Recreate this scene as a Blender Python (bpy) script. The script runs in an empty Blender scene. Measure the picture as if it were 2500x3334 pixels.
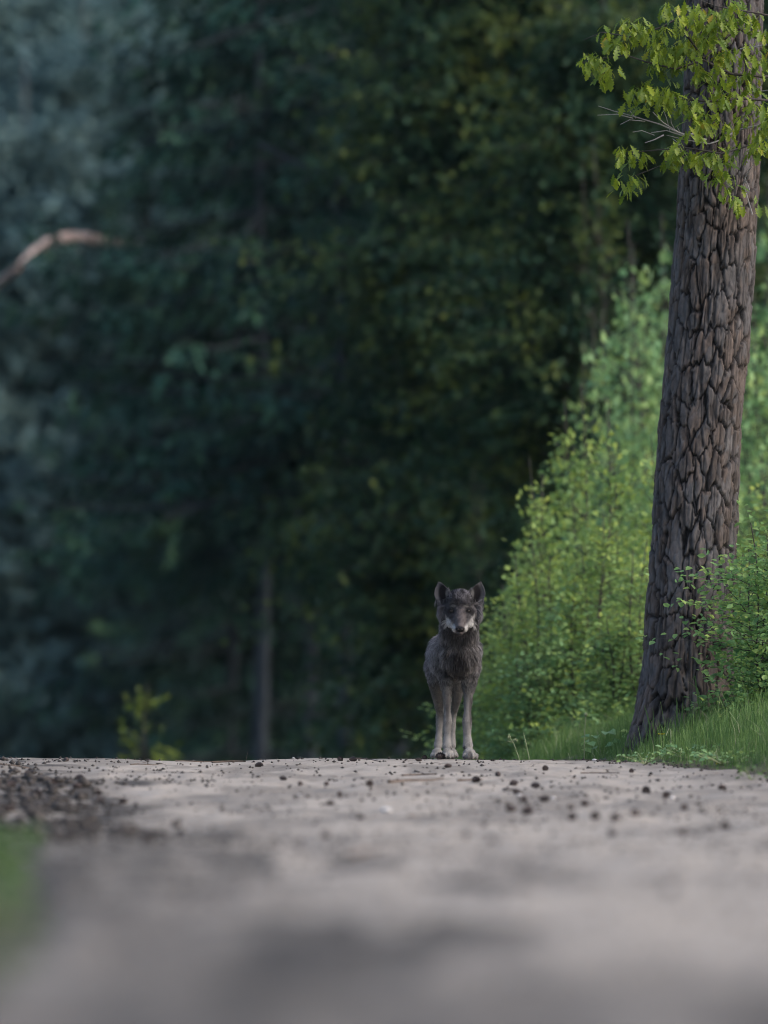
import bpy, math, random
import numpy as np
from mathutils import Vector, Matrix, Quaternion
from mathutils.bvhtree import BVHTree

# ------------------------------------------------------------------ camera, world, sun, exposure
SC = bpy.context.scene
COL = SC.collection
F = 400.0 / 36.0 * 3334.0          # focal length in photo pixels
CZ, YE = 0.55, 2300.0              # camera height, eye level row
PITCH = math.atan((YE - 1667.0) / F)
cam_d = bpy.data.cameras.new('camera')
cam = bpy.data.objects.new('camera', cam_d); COL.objects.link(cam)
cam.location = (0, 0, CZ); cam.rotation_euler = (math.pi / 2 + PITCH, 0, 0)
cam_d.sensor_fit = 'VERTICAL'; cam_d.sensor_height = 36; cam_d.sensor_width = 27; cam_d.lens = 400
cam_d.clip_start = 0.5; cam_d.clip_end = 3000
cam_d.dof.use_dof = True; cam_d.dof.focus_distance = 62.0; cam_d.dof.aperture_fstop = 2.2
SC.camera = cam

SUN_EL, SUN_AZ = math.radians(38), math.radians(112)   # az measured from +Y towards +X
world = bpy.data.worlds.new("World"); SC.world = world; world.use_nodes = True
nt = world.node_tree; nt.nodes.clear()
sky = nt.nodes.new('ShaderNodeTexSky'); sky.sky_type = 'NISHITA'; sky.sun_disc = False
sky.sun_elevation = SUN_EL; sky.sun_rotation = SUN_AZ
sky.air_density = 1.0; sky.dust_density = 3.0; sky.ozone_density = 1.0
bg = nt.nodes.new('ShaderNodeBackground'); bg.inputs[1].default_value = 0.10
wo = nt.nodes.new('ShaderNodeOutputWorld')
nt.links.new(sky.outputs[0], bg.inputs[0]); nt.links.new(bg.outputs[0], wo.inputs[0])
sun_d = bpy.data.lights.new('sun', 'SUN'); sun_d.energy = 0.5; sun_d.angle = math.radians(35)
sun_d.color = (1.0, 0.95, 0.9)
sun = bpy.data.objects.new('sun', sun_d); COL.objects.link(sun)
sdir = Vector((math.sin(SUN_AZ) * math.cos(SUN_EL), math.cos(SUN_AZ) * math.cos(SUN_EL), math.sin(SUN_EL)))
sun.rotation_euler = sdir.to_track_quat('Z', 'Y').to_euler()
vs = SC.view_settings
vs.view_transform = 'Standard'; vs.look = 'None'; vs.exposure = 1.55; vs.gamma = 1.0; vs.use_curve_mapping = False
SC.render.engine = 'CYCLES'
SC.cycles.use_denoising = True; SC.cycles.filter_width = 1.05
SC.cycles.max_bounces = 6; SC.cycles.diffuse_bounces = 3; SC.cycles.glossy_bounces = 2
SC.cycles.transmission_bounces = 3; SC.cycles.transparent_max_bounces = 4
SC.cycles.sample_clamp_indirect = 3

# ------------------------------------------------------------------ helpers
def P(X, Y, d):
    """point seen at photo pixel (X, Y) at distance d along +Y"""
    a, b = (X - 1250.0) / F, (1667.0 - Y) / F
    cp, sp = math.cos(PITCH), math.sin(PITCH)
    v = Vector((a, cp - b * sp, sp + b * cp))
    return Vector((0, 0, CZ)) + v * (d / v.y)

def _h(ix, iy, iz, seed):
    n = (ix.astype(np.int64) * 374761393 + iy.astype(np.int64) * 668265263 + iz.astype(np.int64) * 2147483647 + seed * 1274126177) & 0xffffffff
    n = ((n ^ (n >> 13)) * 1274126177) & 0xffffffff
    n = (n ^ (n >> 16)) & 0xffffffff
    return n / 4294967295.0

def noise(x, y, z=None, seed=0):
    x = np.asarray(x, float); y = np.asarray(y, float)
    z = np.zeros_like(x) if z is None else np.asarray(z, float)
    x, y, z = np.broadcast_arrays(x, y, z)
    fx, fy, fz = np.floor(x), np.floor(y), np.floor(z)
    tx, ty, tz = x - fx, y - fy, z - fz
    tx, ty, tz = [t * t * (3 - 2 * t) for t in (tx, ty, tz)]
    r = 0
    for dx in (0, 1):
        for dy in (0, 1):
            for dz in (0, 1):
                w = (tx if dx else 1 - tx) * (ty if dy else 1 - ty) * (tz if dz else 1 - tz)
                r = r + w * _h(fx + dx, fy + dy, fz + dz, seed)
    return r * 2 - 1

def fbm(x, y, z=None, seed=0, o=4):
    r, a, s = 0, 0.5, 1.0
    for i in range(o):
        r = r + a * noise(np.asarray(x) * s, np.asarray(y) * s, None if z is None else np.asarray(z) * s, seed + i)
        a *= .5; s *= 2.03
    return r

def sstep(a, b, x):
    t = np.clip((np.asarray(x, float) - a) / (b - a), 0, 1)
    return t * t * (3 - 2 * t)

def mesh(name, V, faces, mat=None, parent=None, col=None, smooth=False, link=True):
    """faces: list of (n,k) int arrays"""
    me = bpy.data.meshes.new(name)
    V = np.asarray(V, np.float32)
    faces = [np.asarray(f, np.int32) for f in (faces if isinstance(faces, list) else [faces]) if len(f)]
    me.vertices.add(len(V)); me.vertices.foreach_set('co', V.ravel())
    loops = np.concatenate([f.ravel() for f in faces]); tot = np.concatenate([np.full(len(f), f.shape[1], np.int32) for f in faces])
    me.loops.add(len(loops)); me.loops.foreach_set('vertex_index', loops)
    me.polygons.add(len(tot)); me.polygons.foreach_set('loop_start', np.concatenate([[0], np.cumsum(tot)[:-1]]).astype(np.int32))
    me.polygons.foreach_set('loop_total', tot)
    if smooth: me.polygons.foreach_set('use_smooth', np.ones(len(tot), bool))
    me.update(calc_edges=True)
    if col is not None:
        a = me.color_attributes.new('Col', 'FLOAT_COLOR', 'POINT')
        c = np.ones((len(V), 4), np.float32); c[:, :3] = col
        a.data.foreach_set('color', c.ravel())
    if mat: me.materials.append(mat)
    if not link: return me
    o = bpy.data.objects.new(name, me); COL.objects.link(o)
    if parent: o.parent = parent
    return o

def empty(name, loc):
    o = bpy.data.objects.new(name, None); COL.objects.link(o); o.location = loc; o.empty_display_size = .1
    return o

def tag(o, label=None, cat=None, group=None, kind=None):
    for k, v in (('label', label), ('category', cat), ('group', group), ('kind', kind)):
        if v: o[k] = v
    return o

class MB:
    def __init__(s): s.V = []; s.Q = []; s.T = []; s.n = 0
    def add(s, V, Q=None, T=None):
        V = np.asarray(V, float)
        if Q is not None and len(Q): s.Q.append(np.asarray(Q) + s.n)
        if T is not None and len(T): s.T.append(np.asarray(T) + s.n)
        s.V.append(V); s.n += len(V)
    def tube(s, pts, rads, k=6):
        pts = np.asarray(pts, float); rads = np.asarray(rads, float); n = len(pts)
        t = np.gradient(pts, axis=0); t /= np.linalg.norm(t, axis=1)[:, None] + 1e-9
        ref = np.array([0.13, 0.21, 1.0]) if abs(t[0][2]) < .8 else np.array([1.0, .1, 0])
        u = np.cross(t, ref); u /= np.linalg.norm(u, axis=1)[:, None] + 1e-9
        v = np.cross(t, u)
        a = np.linspace(0, 2 * math.pi, k, endpoint=False)
        V = pts[:, None] + (u[:, None] * np.cos(a)[None, :, None] + v[:, None] * np.sin(a)[None, :, None]) * rads[:, None, None]
        i = np.arange(n - 1)[:, None] * k; j = np.arange(k)[None]; j2 = (j + 1) % k
        Q = np.stack([i + j, i + j2, i + k + j2, i + k + j], -1).reshape(-1, 4)
        s.add(V.reshape(-1, 3), Q)
    def build(s, name, mat, parent=None, smooth=False, link=True):
        return mesh(name, np.concatenate(s.V), [np.concatenate(x) for x in (s.Q, s.T) if x], mat, parent, smooth=smooth, link=link)

def unit(v): return v / (np.linalg.norm(v, axis=-1, keepdims=True) + 1e-9)

def leaf_geo(Pp, D, N, L, W, hexa=False, fold=.25):
    """batch of leaves: base points, axis, approx normal, length, width -> verts, quads"""
    D = unit(D); S = unit(np.cross(D, N)); N = np.cross(S, D)
    L = L[:, None]; W = W[:, None]
    if hexa:
        V = np.stack([Pp, Pp + D * L * .28 + S * W * .5 + N * W * fold, Pp + D * L * .68 + S * W * .42 + N * W * fold * .6, Pp + D * L - N * L * .12,
                      Pp + D * L * .68 - S * W * .42 + N * W * fold * .6, Pp + D * L * .28 - S * W * .5 + N * W * fold], 1)
        b = np.arange(len(Pp))[:, None] * 6
        Q = np.concatenate([b + np.array([[0, 1, 2, 3]]), b + np.array([[0, 3, 4, 5]])])
        return V.reshape(-1, 3), Q
    V = np.stack([Pp, Pp + D * L * .45 + S * W * .5, Pp + D * L, Pp + D * L * .45 - S * W * .5], 1)
    Q = np.arange(len(Pp) * 4).reshape(-1, 4)
    return V.reshape(-1, 3), Q

# ------------------------------------------------------------------ materials
def nmat(name):
    m = bpy.data.materials.new(name); m.use_nodes = True; t = m.node_tree; t.nodes.clear()
    out = t.nodes.new('ShaderNodeOutputMaterial')
    return m, t, out

def ramp(t, src, stops):
    r = t.nodes.new('ShaderNodeValToRGB'); e = r.color_ramp.elements
    while len(e) < len(stops): e.new(.5)
    for x, (p, c) in zip(e, stops): x.position = p; x.color = (*c, 1)
    t.links.new(src, r.inputs[0]); return r.outputs[0]

def leaf_mat(name, stops, trans=.35, rough=.5, spec=.3, big=1.2, rnd=.55, attr=False):
    m, t, out = nmat(name)
    g = t.nodes.new('ShaderNodeNewGeometry')
    tc = t.nodes.new('ShaderNodeTexCoord')
    nz = t.nodes.new('ShaderNodeTexNoise'); nz.inputs['Scale'].default_value = big; nz.inputs['Detail'].default_value = 2
    t.links.new(tc.outputs['Object'], nz.inputs[0])
    mx = t.nodes.new('ShaderNodeMath'); mx.operation = 'MULTIPLY_ADD'; mx.inputs[1].default_value = rnd
    t.links.new(g.outputs['Random Per Island'], mx.inputs[0])
    m2 = t.nodes.new('ShaderNodeMath'); m2.operation = 'MULTIPLY_ADD'; m2.inputs[1].default_value = 1.1 + (.55 - rnd) * 1.6; m2.inputs[2].default_value = -.32 - (.55 - rnd) * .3
    t.links.new(nz.outputs[0], m2.inputs[0]); t.links.new(m2.outputs[0], mx.inputs[2])
    c = ramp(t, mx.outputs[0], stops)
    if attr:
        a = t.nodes.new('ShaderNodeAttribute'); a.attribute_name = 'Col'
        mm = t.nodes.new('ShaderNodeMix'); mm.data_type = 'RGBA'; mm.blend_type = 'MULTIPLY'; mm.inputs[0].default_value = 1
        t.links.new(a.outputs['Color'], mm.inputs[6]); t.links.new(c, mm.inputs[7]); c = mm.outputs[2]
    p = t.nodes.new('ShaderNodeBsdfPrincipled'); p.inputs['Roughness'].default_value = rough
    p.inputs['Specular IOR Level'].default_value = spec
    t.links.new(c, p.inputs['Base Color'])
    tr = t.nodes.new('ShaderNodeBsdfTranslucent'); t.links.new(c, tr.inputs[0])
    ms = t.nodes.new('ShaderNodeMixShader'); ms.inputs[0].default_value = trans
    t.links.new(p.outputs[0], ms.inputs[1]); t.links.new(tr.outputs[0], ms.inputs[2]); t.links.new(ms.outputs[0], out.inputs[0])
    return m

def noise_mat(name, stops, scale=8, rough=.85, bump=.3, bscale=None, attr=False, spec=.2, stretch=(1, 1, 1), dist=.01):
    m, t, out = nmat(name)
    tc = t.nodes.new('ShaderNodeTexCoord'); mp = t.nodes.new('ShaderNodeMapping'); mp.inputs['Scale'].default_value = stretch
    t.links.new(tc.outputs['Object'], mp.inputs[0])
    nz = t.nodes.new('ShaderNodeTexNoise'); nz.inputs['Scale'].default_value = scale; nz.inputs['Detail'].default_value = 6
    t.links.new(mp.outputs[0], nz.inputs[0])
    c = ramp(t, nz.outputs[0], stops)
    if attr:
        a = t.nodes.new('ShaderNodeAttribute'); a.attribute_name = 'Col'
        mm = t.nodes.new('ShaderNodeMix'); mm.data_type = 'RGBA'; mm.blend_type = 'MULTIPLY'; mm.inputs[0].default_value = 1
        t.links.new(a.outputs['Color'], mm.inputs[6]); t.links.new(c, mm.inputs[7]); c = mm.outputs[2]
    p = t.nodes.new('ShaderNodeBsdfPrincipled'); p.inputs['Roughness'].default_value = rough; p.inputs['Specular IOR Level'].default_value = spec
    t.links.new(c, p.inputs['Base Color'])
    if bump:
        n2 = t.nodes.new('ShaderNodeTexNoise'); n2.inputs['Scale'].default_value = bscale or scale * 3; n2.inputs['Detail'].default_value = 5
        t.links.new(mp.outputs[0], n2.inputs[0])
        b = t.nodes.new('ShaderNodeBump'); b.inputs['Strength'].default_value = bump; b.inputs['Distance'].default_value = dist
        t.links.new(n2.outputs[0], b.inputs['Height']); t.links.new(b.outputs[0], p.inputs['Normal'])
    t.links.new(p.outputs[0], out.inputs[0])
    return m

M_sand = noise_mat('sand', [(.25, (.82, .82, .82)), (.75, (1.1, 1.1, 1.1))], 22, .95, .6, 90, attr=True, dist=.012)
M_ground = noise_mat('forest_floor', [(.3, (.03, .028, .018)), (.5, (.05, .06, .025)), (.7, (.07, .06, .04))], 3, .95, .6, 20)
M_bark = noise_mat('pine_bark', [(.25, (.5, .5, .53)), (.75, (1.1, 1.07, 1.06))], 30, .85, .7, 70, attr=True, stretch=(1, 1, .45), dist=.006)
M_wood = noise_mat('dark_wood', [(.3, (.035, .03, .028)), (.7, (.09, .08, .075))], 12, .9, .5, stretch=(1, 1, .3))
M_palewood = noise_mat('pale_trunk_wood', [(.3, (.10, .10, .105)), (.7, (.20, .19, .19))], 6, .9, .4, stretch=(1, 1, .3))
M_redwood = noise_mat('reddish_limb_bark', [(.3, (.26, .20, .19)), (.7, (.46, .37, .35))], 6, .8, .4)
M_dead = noise_mat('dead_twig', [(.3, (.22, .21, .21)), (.7, (.42, .40, .40))], 30, .8, .2)
M_twig = noise_mat('litter_twig', [(.3, (.06, .045, .035)), (.7, (.17, .13, .11))], 40, .9, .2)
M_straw = noise_mat('straw_stem', [(.3, (.16, .20, .09)), (.7, (.34, .36, .22))], 20, .8, 0)
M_soil = noise_mat('dark_soil', [(.3, (.018, .016, .015)), (.7, (.085, .075, .07))], 30, .95, .2)
M_cone = noise_mat('pine_cone', [(.3, (.03, .024, .024)), (.7, (.11, .085, .08))], 40, .8, .3)
M_stone = noise_mat('pale_stone', [(.3, (.4, .38, .37)), (.7, (.65, .63, .62))], 20, .8, .3)
SPC = [(.0, (.012, .040, .036)), (.5, (.025, .074, .062)), (1, (.08, .15, .07))]
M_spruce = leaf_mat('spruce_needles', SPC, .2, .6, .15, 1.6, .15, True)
M_needles = leaf_mat('dark_needles', SPC, .2, .6, .15, 2.2, .22)
M_spruce_far = leaf_mat('haze_tinted_far_needles', [(.0, (.06, .12, .13)), (.5, (.12, .20, .205)), (1, (.22, .30, .25))], .15, .8, .05, .6, .22)  # distance haze painted into the colour as a pale blue-grey tint
M_olive = leaf_mat('olive_leaves', [(.0, (.010, .036, .030)), (.5, (.027, .064, .032)), (1, (.14, .165, .03))], .3, .6, .15, 1.6, .35)
M_sprucebark = noise_mat('spruce_bark', [(.3, (.022, .028, .036)), (.7, (.05, .06, .072))], 12, .9, .5, stretch=(1, 1, .3))
M_young = leaf_mat('young_green_leaves', [(.0, (.11, .21, .09)), (.5, (.24, .36, .11)), (1, (.42, .48, .09))], .4, .55, .25, 1.5)
M_fresh = leaf_mat('fresh_green_leaves', [(.0, (.10, .23, .12)), (.5, (.22, .37, .15)), (1, (.38, .48, .14))], .4, .5, .3, 3)
M_hazel = leaf_mat('hazel_leaves', [(.0, (.12, .26, .10)), (.5, (.22, .38, .13)), (1, (.42, .52, .12))], .5, .45, .4, 3)
M_yellowg = leaf_mat('yellow_green_leaves', [(.0, (.08, .13, .02)), (.5, (.15, .20, .03)), (1, (.22, .26, .05))], .4, .5, .3)
M_oak = leaf_mat('oak_leaves', [(.0, (.06, .12, .015)), (.4, (.13, .20, .018)), (.8, (.24, .30, .02)), (1, (.34, .25, .03))], .4, .45, .35, 5)
M_grass = leaf_mat('grass', [(.0, (.05, .11, .035)), (.5, (.10, .19, .05)), (1, (.20, .29, .08))], .35, .5, .3, 2)

# ------------------------------------------------------------------ terrain
_py = np.array([-60, 0, 12, 20, 30, 38, 44, 48, 52, 56, 59, 61, 62.2, 63.5, 66, 70, 76, 85, 100, 130, 200, 400, 900])
_pz = np.array([0, 0, -.01, -.008, .015, .03, .035, .035, .075, .165, .225, .252, .258, .25, .20, .08, -.12, -.5, -1.2, -2.0, -2.6, -3.2, -4])
_ty = np.linspace(-60, 900, 9601)
_tz = np.interp(_ty, _py, _pz); _k = np.exp(-np.linspace(-2, 2, 21) ** 2); _k /= _k.sum()
_tz = np.convolve(np.pad(_tz, 10, mode='edge'), _k, 'valid')
def prof(y): return np.interp(y, _ty, _tz)
def eL(y): return np.interp(y, [-60, 18, 24, 29, 46, 62, 80, 200], [-1.6, -.9, -.82, -.92, -1.5, -2.5, -3.2, -20]) + .06 * noise(np.asarray(y) * 1.3, 0 * np.asarray(y), seed=3)
def eR(y): return np.interp(y, [-60, 20, 40, 50, 54, 57, 59, 60.5, 62, 63, 66, 80, 200], [2.2, 2.2, 2.4, 2.5, 2.4, 2.05, 1.72, 1.45, 1.3, 1.2, .8, -.6, -14]) + .07 * noise(np.asarray(y) * 1.7, 0 * np.asarray(y), seed=5)

def zt(x, y, fine=True):
    x = np.asarray(x, float); y = np.asarray(y, float)
    z = prof(y)
    r = eR(y); l = eL(y)
    z = z + .20 * sstep(0, .9, x - r) * sstep(48, 62, y) * (1 + 0 * x) + .10 * sstep(.5, 6, x - r)
    z = z + .06 * sstep(0, .8, l - x) + .25 * sstep(.6, 8, l - x)
    z = z + .010 * noise(x / 1.1, y / 3.0, seed=11) + .010 * noise(x / .45, y / 1.6, seed=15) * (1 - .7 * sstep(58, 61, y))
    z = z - .012 * np.exp(-((x + .95) / .35) ** 2) * sstep(45, 60, y)
    if fine:
        damp = 1 - .6 * sstep(59.5, 61, y)
        z = z + (.013 * noise(x / .34, y / .75, seed=12) + .009 * noise(x / .12, y / .25, seed=13)) * damp
        fp = noise(x / .09, y / .14, seed=14)
        z = z + .005 * fp * damp
    return z
def zt1(x, y): return float(zt(np.array([x]), np.array([y]))[0])

_ds = np.concatenate([np.arange(15, 45, .05), np.arange(45, 64.5, .02)])
def ground_at(X, Y):
    """where the sight line through photo pixel (X,Y) meets the terrain"""
    a = np.array([P(X, Y, 1.0)]); dx, dz = a[0][0], a[0][2] - CZ
    x = dx * _ds; zr = CZ + dz * _ds
    g = zt(x, _ds); k = np.where(zr <= g)[0]
    d = _ds[k[0]] if len(k) else 62.2
    return Vector((dx * d, d, zt1(dx * d, d)))

def grid(xs, ys):
    n, m = len(ys), len(xs)
    i = np.arange(n - 1)[:, None] * m; j = np.arange(m - 1)[None]
    return np.stack([i + j, i + j + 1, i + m + j + 1, i + m + j], -1).reshape(-1, 4)

xs = np.concatenate([-np.geomspace(400, 3.6, 34), np.arange(-3.5, 3.6, .09), np.geomspace(3.7, 400, 34)])
ys = np.concatenate([np.linspace(-60, 14, 24), np.arange(14.5, 72, .16), np.geomspace(72.2, 800, 70)])
XX, YY = np.meshgrid(xs, ys)
ZZ = zt(XX, YY, False)
inroad = sstep(.02, .2, XX - eL(YY)) * sstep(.02, .2, eR(YY) - XX)
ZZ = ZZ - .06 * inroad + .01 * (1 - inroad) * noise(XX * 3, YY * 2, seed=44)
g = mesh('ground', np.stack([XX, YY, ZZ], -1).reshape(-1, 3), grid(xs, ys), M_ground, smooth=True)
tag(g, 'dark mossy forest floor beside and beyond the road', kind='structure')

# the sandy road
ys = np.concatenate([np.linspace(-40, 15, 40), np.arange(15.1, 42, .07), np.arange(42, 66, .04), np.geomspace(66.1, 180, 60)])
ss = np.linspace(0, 1, 210)
YY = np.repeat(ys[:, None], len(ss), 1); l = eL(YY); r = eR(YY)
XX = l - .05 + (r - l + .10) * ss[None]
ZZ = zt(XX, YY)
edge = np.minimum(XX - l, r - XX)
ZZ = ZZ - .05 * (1 - sstep(-.05, .10, edge + .05 * noise(XX * 9, YY * 5, seed=9)))
# colour: pale sand, with dirty and littered areas, and darker towards the near end
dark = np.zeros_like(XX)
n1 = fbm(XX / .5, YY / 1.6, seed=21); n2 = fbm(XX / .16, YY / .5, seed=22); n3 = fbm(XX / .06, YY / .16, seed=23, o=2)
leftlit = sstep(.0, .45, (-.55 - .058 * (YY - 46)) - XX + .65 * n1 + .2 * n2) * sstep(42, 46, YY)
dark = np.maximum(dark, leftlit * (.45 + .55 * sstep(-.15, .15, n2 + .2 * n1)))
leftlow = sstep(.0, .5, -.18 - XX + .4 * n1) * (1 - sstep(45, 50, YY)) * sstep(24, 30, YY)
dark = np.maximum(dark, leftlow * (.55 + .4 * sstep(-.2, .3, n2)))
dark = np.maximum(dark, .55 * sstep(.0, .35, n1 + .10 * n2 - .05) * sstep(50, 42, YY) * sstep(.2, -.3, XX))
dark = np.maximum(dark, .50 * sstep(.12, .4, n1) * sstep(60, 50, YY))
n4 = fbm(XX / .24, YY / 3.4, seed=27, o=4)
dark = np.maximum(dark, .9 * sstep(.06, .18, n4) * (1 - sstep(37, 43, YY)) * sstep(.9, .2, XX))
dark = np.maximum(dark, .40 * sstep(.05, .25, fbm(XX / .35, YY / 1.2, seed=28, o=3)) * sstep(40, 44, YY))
dark = np.maximum(dark, (.74 + .5 * n4) * (1 - sstep(21.5, 26.5, YY + 2.5 * n1)))  # darkens the whole near end of the road
dark = np.maximum(dark, (.74 + .6 * n4) * (1 - sstep(30, 38, YY + 4 * n1)) * sstep(.25, -.25, XX + .02 * (YY - 27) + .3 * n2))  # darkens the near left side
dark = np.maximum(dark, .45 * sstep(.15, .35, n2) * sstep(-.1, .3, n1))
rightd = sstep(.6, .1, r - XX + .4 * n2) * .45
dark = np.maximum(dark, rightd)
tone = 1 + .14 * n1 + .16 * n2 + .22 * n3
sand = np.array([.325, .289, .250]); dirt = np.array([.056, .050, .045])  # dirt colour doubles as the tone of the darker near end
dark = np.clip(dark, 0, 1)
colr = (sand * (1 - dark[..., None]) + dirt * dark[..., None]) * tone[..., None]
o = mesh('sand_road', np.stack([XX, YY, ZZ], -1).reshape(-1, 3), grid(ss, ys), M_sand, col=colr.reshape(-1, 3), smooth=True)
tag(o, 'pale sandy forest road rising to a low crest', kind='structure')

# ------------------------------------------------------------------ conifers
def spruce_mesh(seed, H, z0, R, zvis, dens=1.0, needle=.12):
    rng = np.random.default_rng(seed)
    tw0, twd, twl, coarse, tone_ = [], [], [], [], []
    br = MB()
    z = z0
    while z < H * .97:
        c = 1.0 if z < zvis else 2.4
        k = rng.integers(5, 8) if c == 1 else 5
        f = (1 - (z - z0) / (H - z0)) ** .75
        for i in range(k):
            az = rng.uniform(0, 2 * math.pi); L = R * f * rng.uniform(.65, 1.12) + .15
            s = np.linspace(0, 1, 9)
            zz = z + rng.uniform(-.12, .12)
            drop = rng.uniform(.25, .50)
            rad = L * s
            h = zz + L * (.12 * s - drop * s ** 1.3 + .16 * s ** 3)
            azs = az + .15 * rng.standard_normal() * s
            pts = np.stack([rad * np.cos(azs), rad * np.sin(azs), h], 1)
            if c == 1: br.tube(pts[::2], np.linspace(.016, .003, 5) * (.5 + L / 3), 3)
            nt_ = int(L / (.075 * c) * dens) + 2
            sp = np.sort(rng.uniform(.03, 1, nt_))
            p = np.stack([np.interp(sp, s, pts[:, j]) for j in range(3)], 1)
            out = np.array([math.cos(az), math.sin(az), -.15]); side = np.array([-math.sin(az), math.cos(az), 0])
            sg = rng.choice([-1, 1], nt_)[:, None]
            d = unit(out * rng.uniform(.3, 1, (nt_, 1)) + side * sg * rng.uniform(.5, 1.1, (nt_, 1)) + np.array([0, 0, -1]) * rng.uniform(.1, 1.1, (nt_, 1)))
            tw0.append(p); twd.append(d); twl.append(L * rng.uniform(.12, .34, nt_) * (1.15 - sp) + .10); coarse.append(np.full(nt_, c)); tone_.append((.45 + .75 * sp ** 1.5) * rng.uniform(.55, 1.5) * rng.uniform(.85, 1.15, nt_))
        z += .40 * (1 if c == 1 else 1.7) * rng.uniform(.7, 1.3)
    p = np.concatenate(tw0); d = np.concatenate(twd); L = np.concatenate(twl); c = np.concatenate(coarse)
    n = np.maximum(2, (L / (.030 * c) * dens).astype(int)); idx = np.repeat(np.arange(len(p)), n)
    t = rng.uniform(0, 1, len(idx))
    pp = p[idx] + d[idx] * (L[idx] * t)[:, None] - np.array([0, 0, .12]) * ((L[idx] * t) ** 2)[:, None]
    dd = unit(d[idx] + rng.normal(0, .30, (len(idx), 3)))
    nn = unit(rng.normal(0, .6, (len(idx), 3)) + np.array([0, 0, 1]))
    V, Q = leaf_geo(pp, dd, nn, needle * c[idx] * rng.uniform(.7, 1.3, len(idx)), .034 * c[idx] * rng.uniform(.7, 1.4, len(idx)))
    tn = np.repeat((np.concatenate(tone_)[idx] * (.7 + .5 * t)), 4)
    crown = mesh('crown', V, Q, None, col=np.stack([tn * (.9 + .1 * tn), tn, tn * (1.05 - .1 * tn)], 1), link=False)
    tz = np.linspace(-.5, H, 14)
    tb = MB(); tb.tube(np.stack([.03 * np.sin(tz * .7 + seed), .03 * np.cos(tz * .9), tz], 1), np.linspace(.045, .010, 14) * H / 11, 10)
    for zz in np.arange(.8, z0, .35):     # dead stubs under the crown
        a = rng.uniform(0, 6.28); l_ = rng.uniform(.2, .7)
        tb.tube([[0, 0, zz], [math.cos(a) * l_, math.sin(a) * l_, zz - .1 * l_]], [.008, .003], 4)
    tb.V += [v for v in br.V]; off = tb.n
    for q in br.Q: tb.Q.append(q + off)
    return crown, tb.build('trunk', None, smooth=True, link=False)

def place(name, meshes, loc, rz, sc, mats, label, cat, group=None):
    e = empty(name, loc); e.rotation_euler.z = rz; e.scale = (sc, sc, sc)
    for me, nm, mt in zip(meshes, ('crown', 'trunk'), mats):
        o = bpy.data.objects.new(nm, me); COL.objects.link(o); o.parent = e
        if not me.materials: me.materials.append(mt)
        if me.materials[0] != mt:
            o.material_slots[0].link = 'OBJECT'; o.material_slots[0].material = mt
    return tag(e, label, cat, group)

spr = [spruce_mesh(1, 13, 2.9, 2.3, 8.0), spruce_mesh(2, 12, 3.1, 2.0, 8.0), spruce_mesh(3, 14, 3.4, 2.1, 8.5, .9)]
spr.append(spruce_mesh(4, 12, .5, 2.3, 6, .8, .16))
G_SP = 'dark spruces across the dip behind the wolf'
def gz(x, y): return float(zt(np.array([x]), np.array([y]), False)[0])
SPR = [  # x at photo px, distance, mesh, rotation, scale, label
    (1115, 93, 0, .3, 1.0, 'dark spruce with long drooping boughs filling the middle of the background'),
    (855, 98, 2, 1.9, .95, 'slim dark spruce with a thin bare bluish trunk'),
    (960, 112, 3, 4.0, 1.0, 'low skirted dark spruce deep behind the bare trunk'),
    (1300, 99, 2, 5.2, 1.05, 'dark spruce standing nearest above the wolf head'),
    (850, 101, 0, 2.2, 1.05, 'dark spruce standing just behind the drooping boughs'),
    (760, 108, 3, .9, 1.0, 'dark spruce hidden deep behind the long drooping boughs'),
    (1020, 106, 0, 3.1, 1.1, 'dark spruce deep in shade right of the bare trunk'),
    (1500, 104, 0, 2.6, 1.0, 'dark spruce behind the olive leaved tree above the wolf'),
    (1800, 100, 2, .2, 1.0, 'dark spruce standing behind the young birch tops'),
    (2150, 98, 1, 1.2, 1.0, 'dark spruce behind the top of the pine trunk'),
    (2500, 101, 0, 4.4, 1.0, 'dark spruce at the edge behind the oak branches'),
    (900, 116, 3, 5.5, 1.1, 'dark spruce far back behind the bare trunk'),
    (1250, 117, 0, 1.5, 1.1, 'dark spruce far back beyond the wolf'),
    (150, 126, 3, .7, .42, 'low skirted dark spruce far back at left'), (640, 124, 3, 1.9, .9, 'low skirted dark spruce far behind the yellow sapling'),
    (900, 127, 3, 3.3, 1.1, 'low skirted dark spruce filling the dark gap right of the bare trunk'), (1180, 124, 3, 4.6, 1.0, 'low skirted dark spruce filling the gap by the wolf'),
    (1480, 128, 3, 5.5, 1.1, 'low skirted dark spruce far behind the wolf'),
    (1700, 115, 1, 3.7, 1.1, 'dark spruce far back above the bushes'),
]
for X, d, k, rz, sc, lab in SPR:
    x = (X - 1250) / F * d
    place('spruce_tree', spr[k], (x, d, gz(x, d)), rz, sc, (M_spruce, M_sprucebark), lab, 'tree', G_SP)

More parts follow.
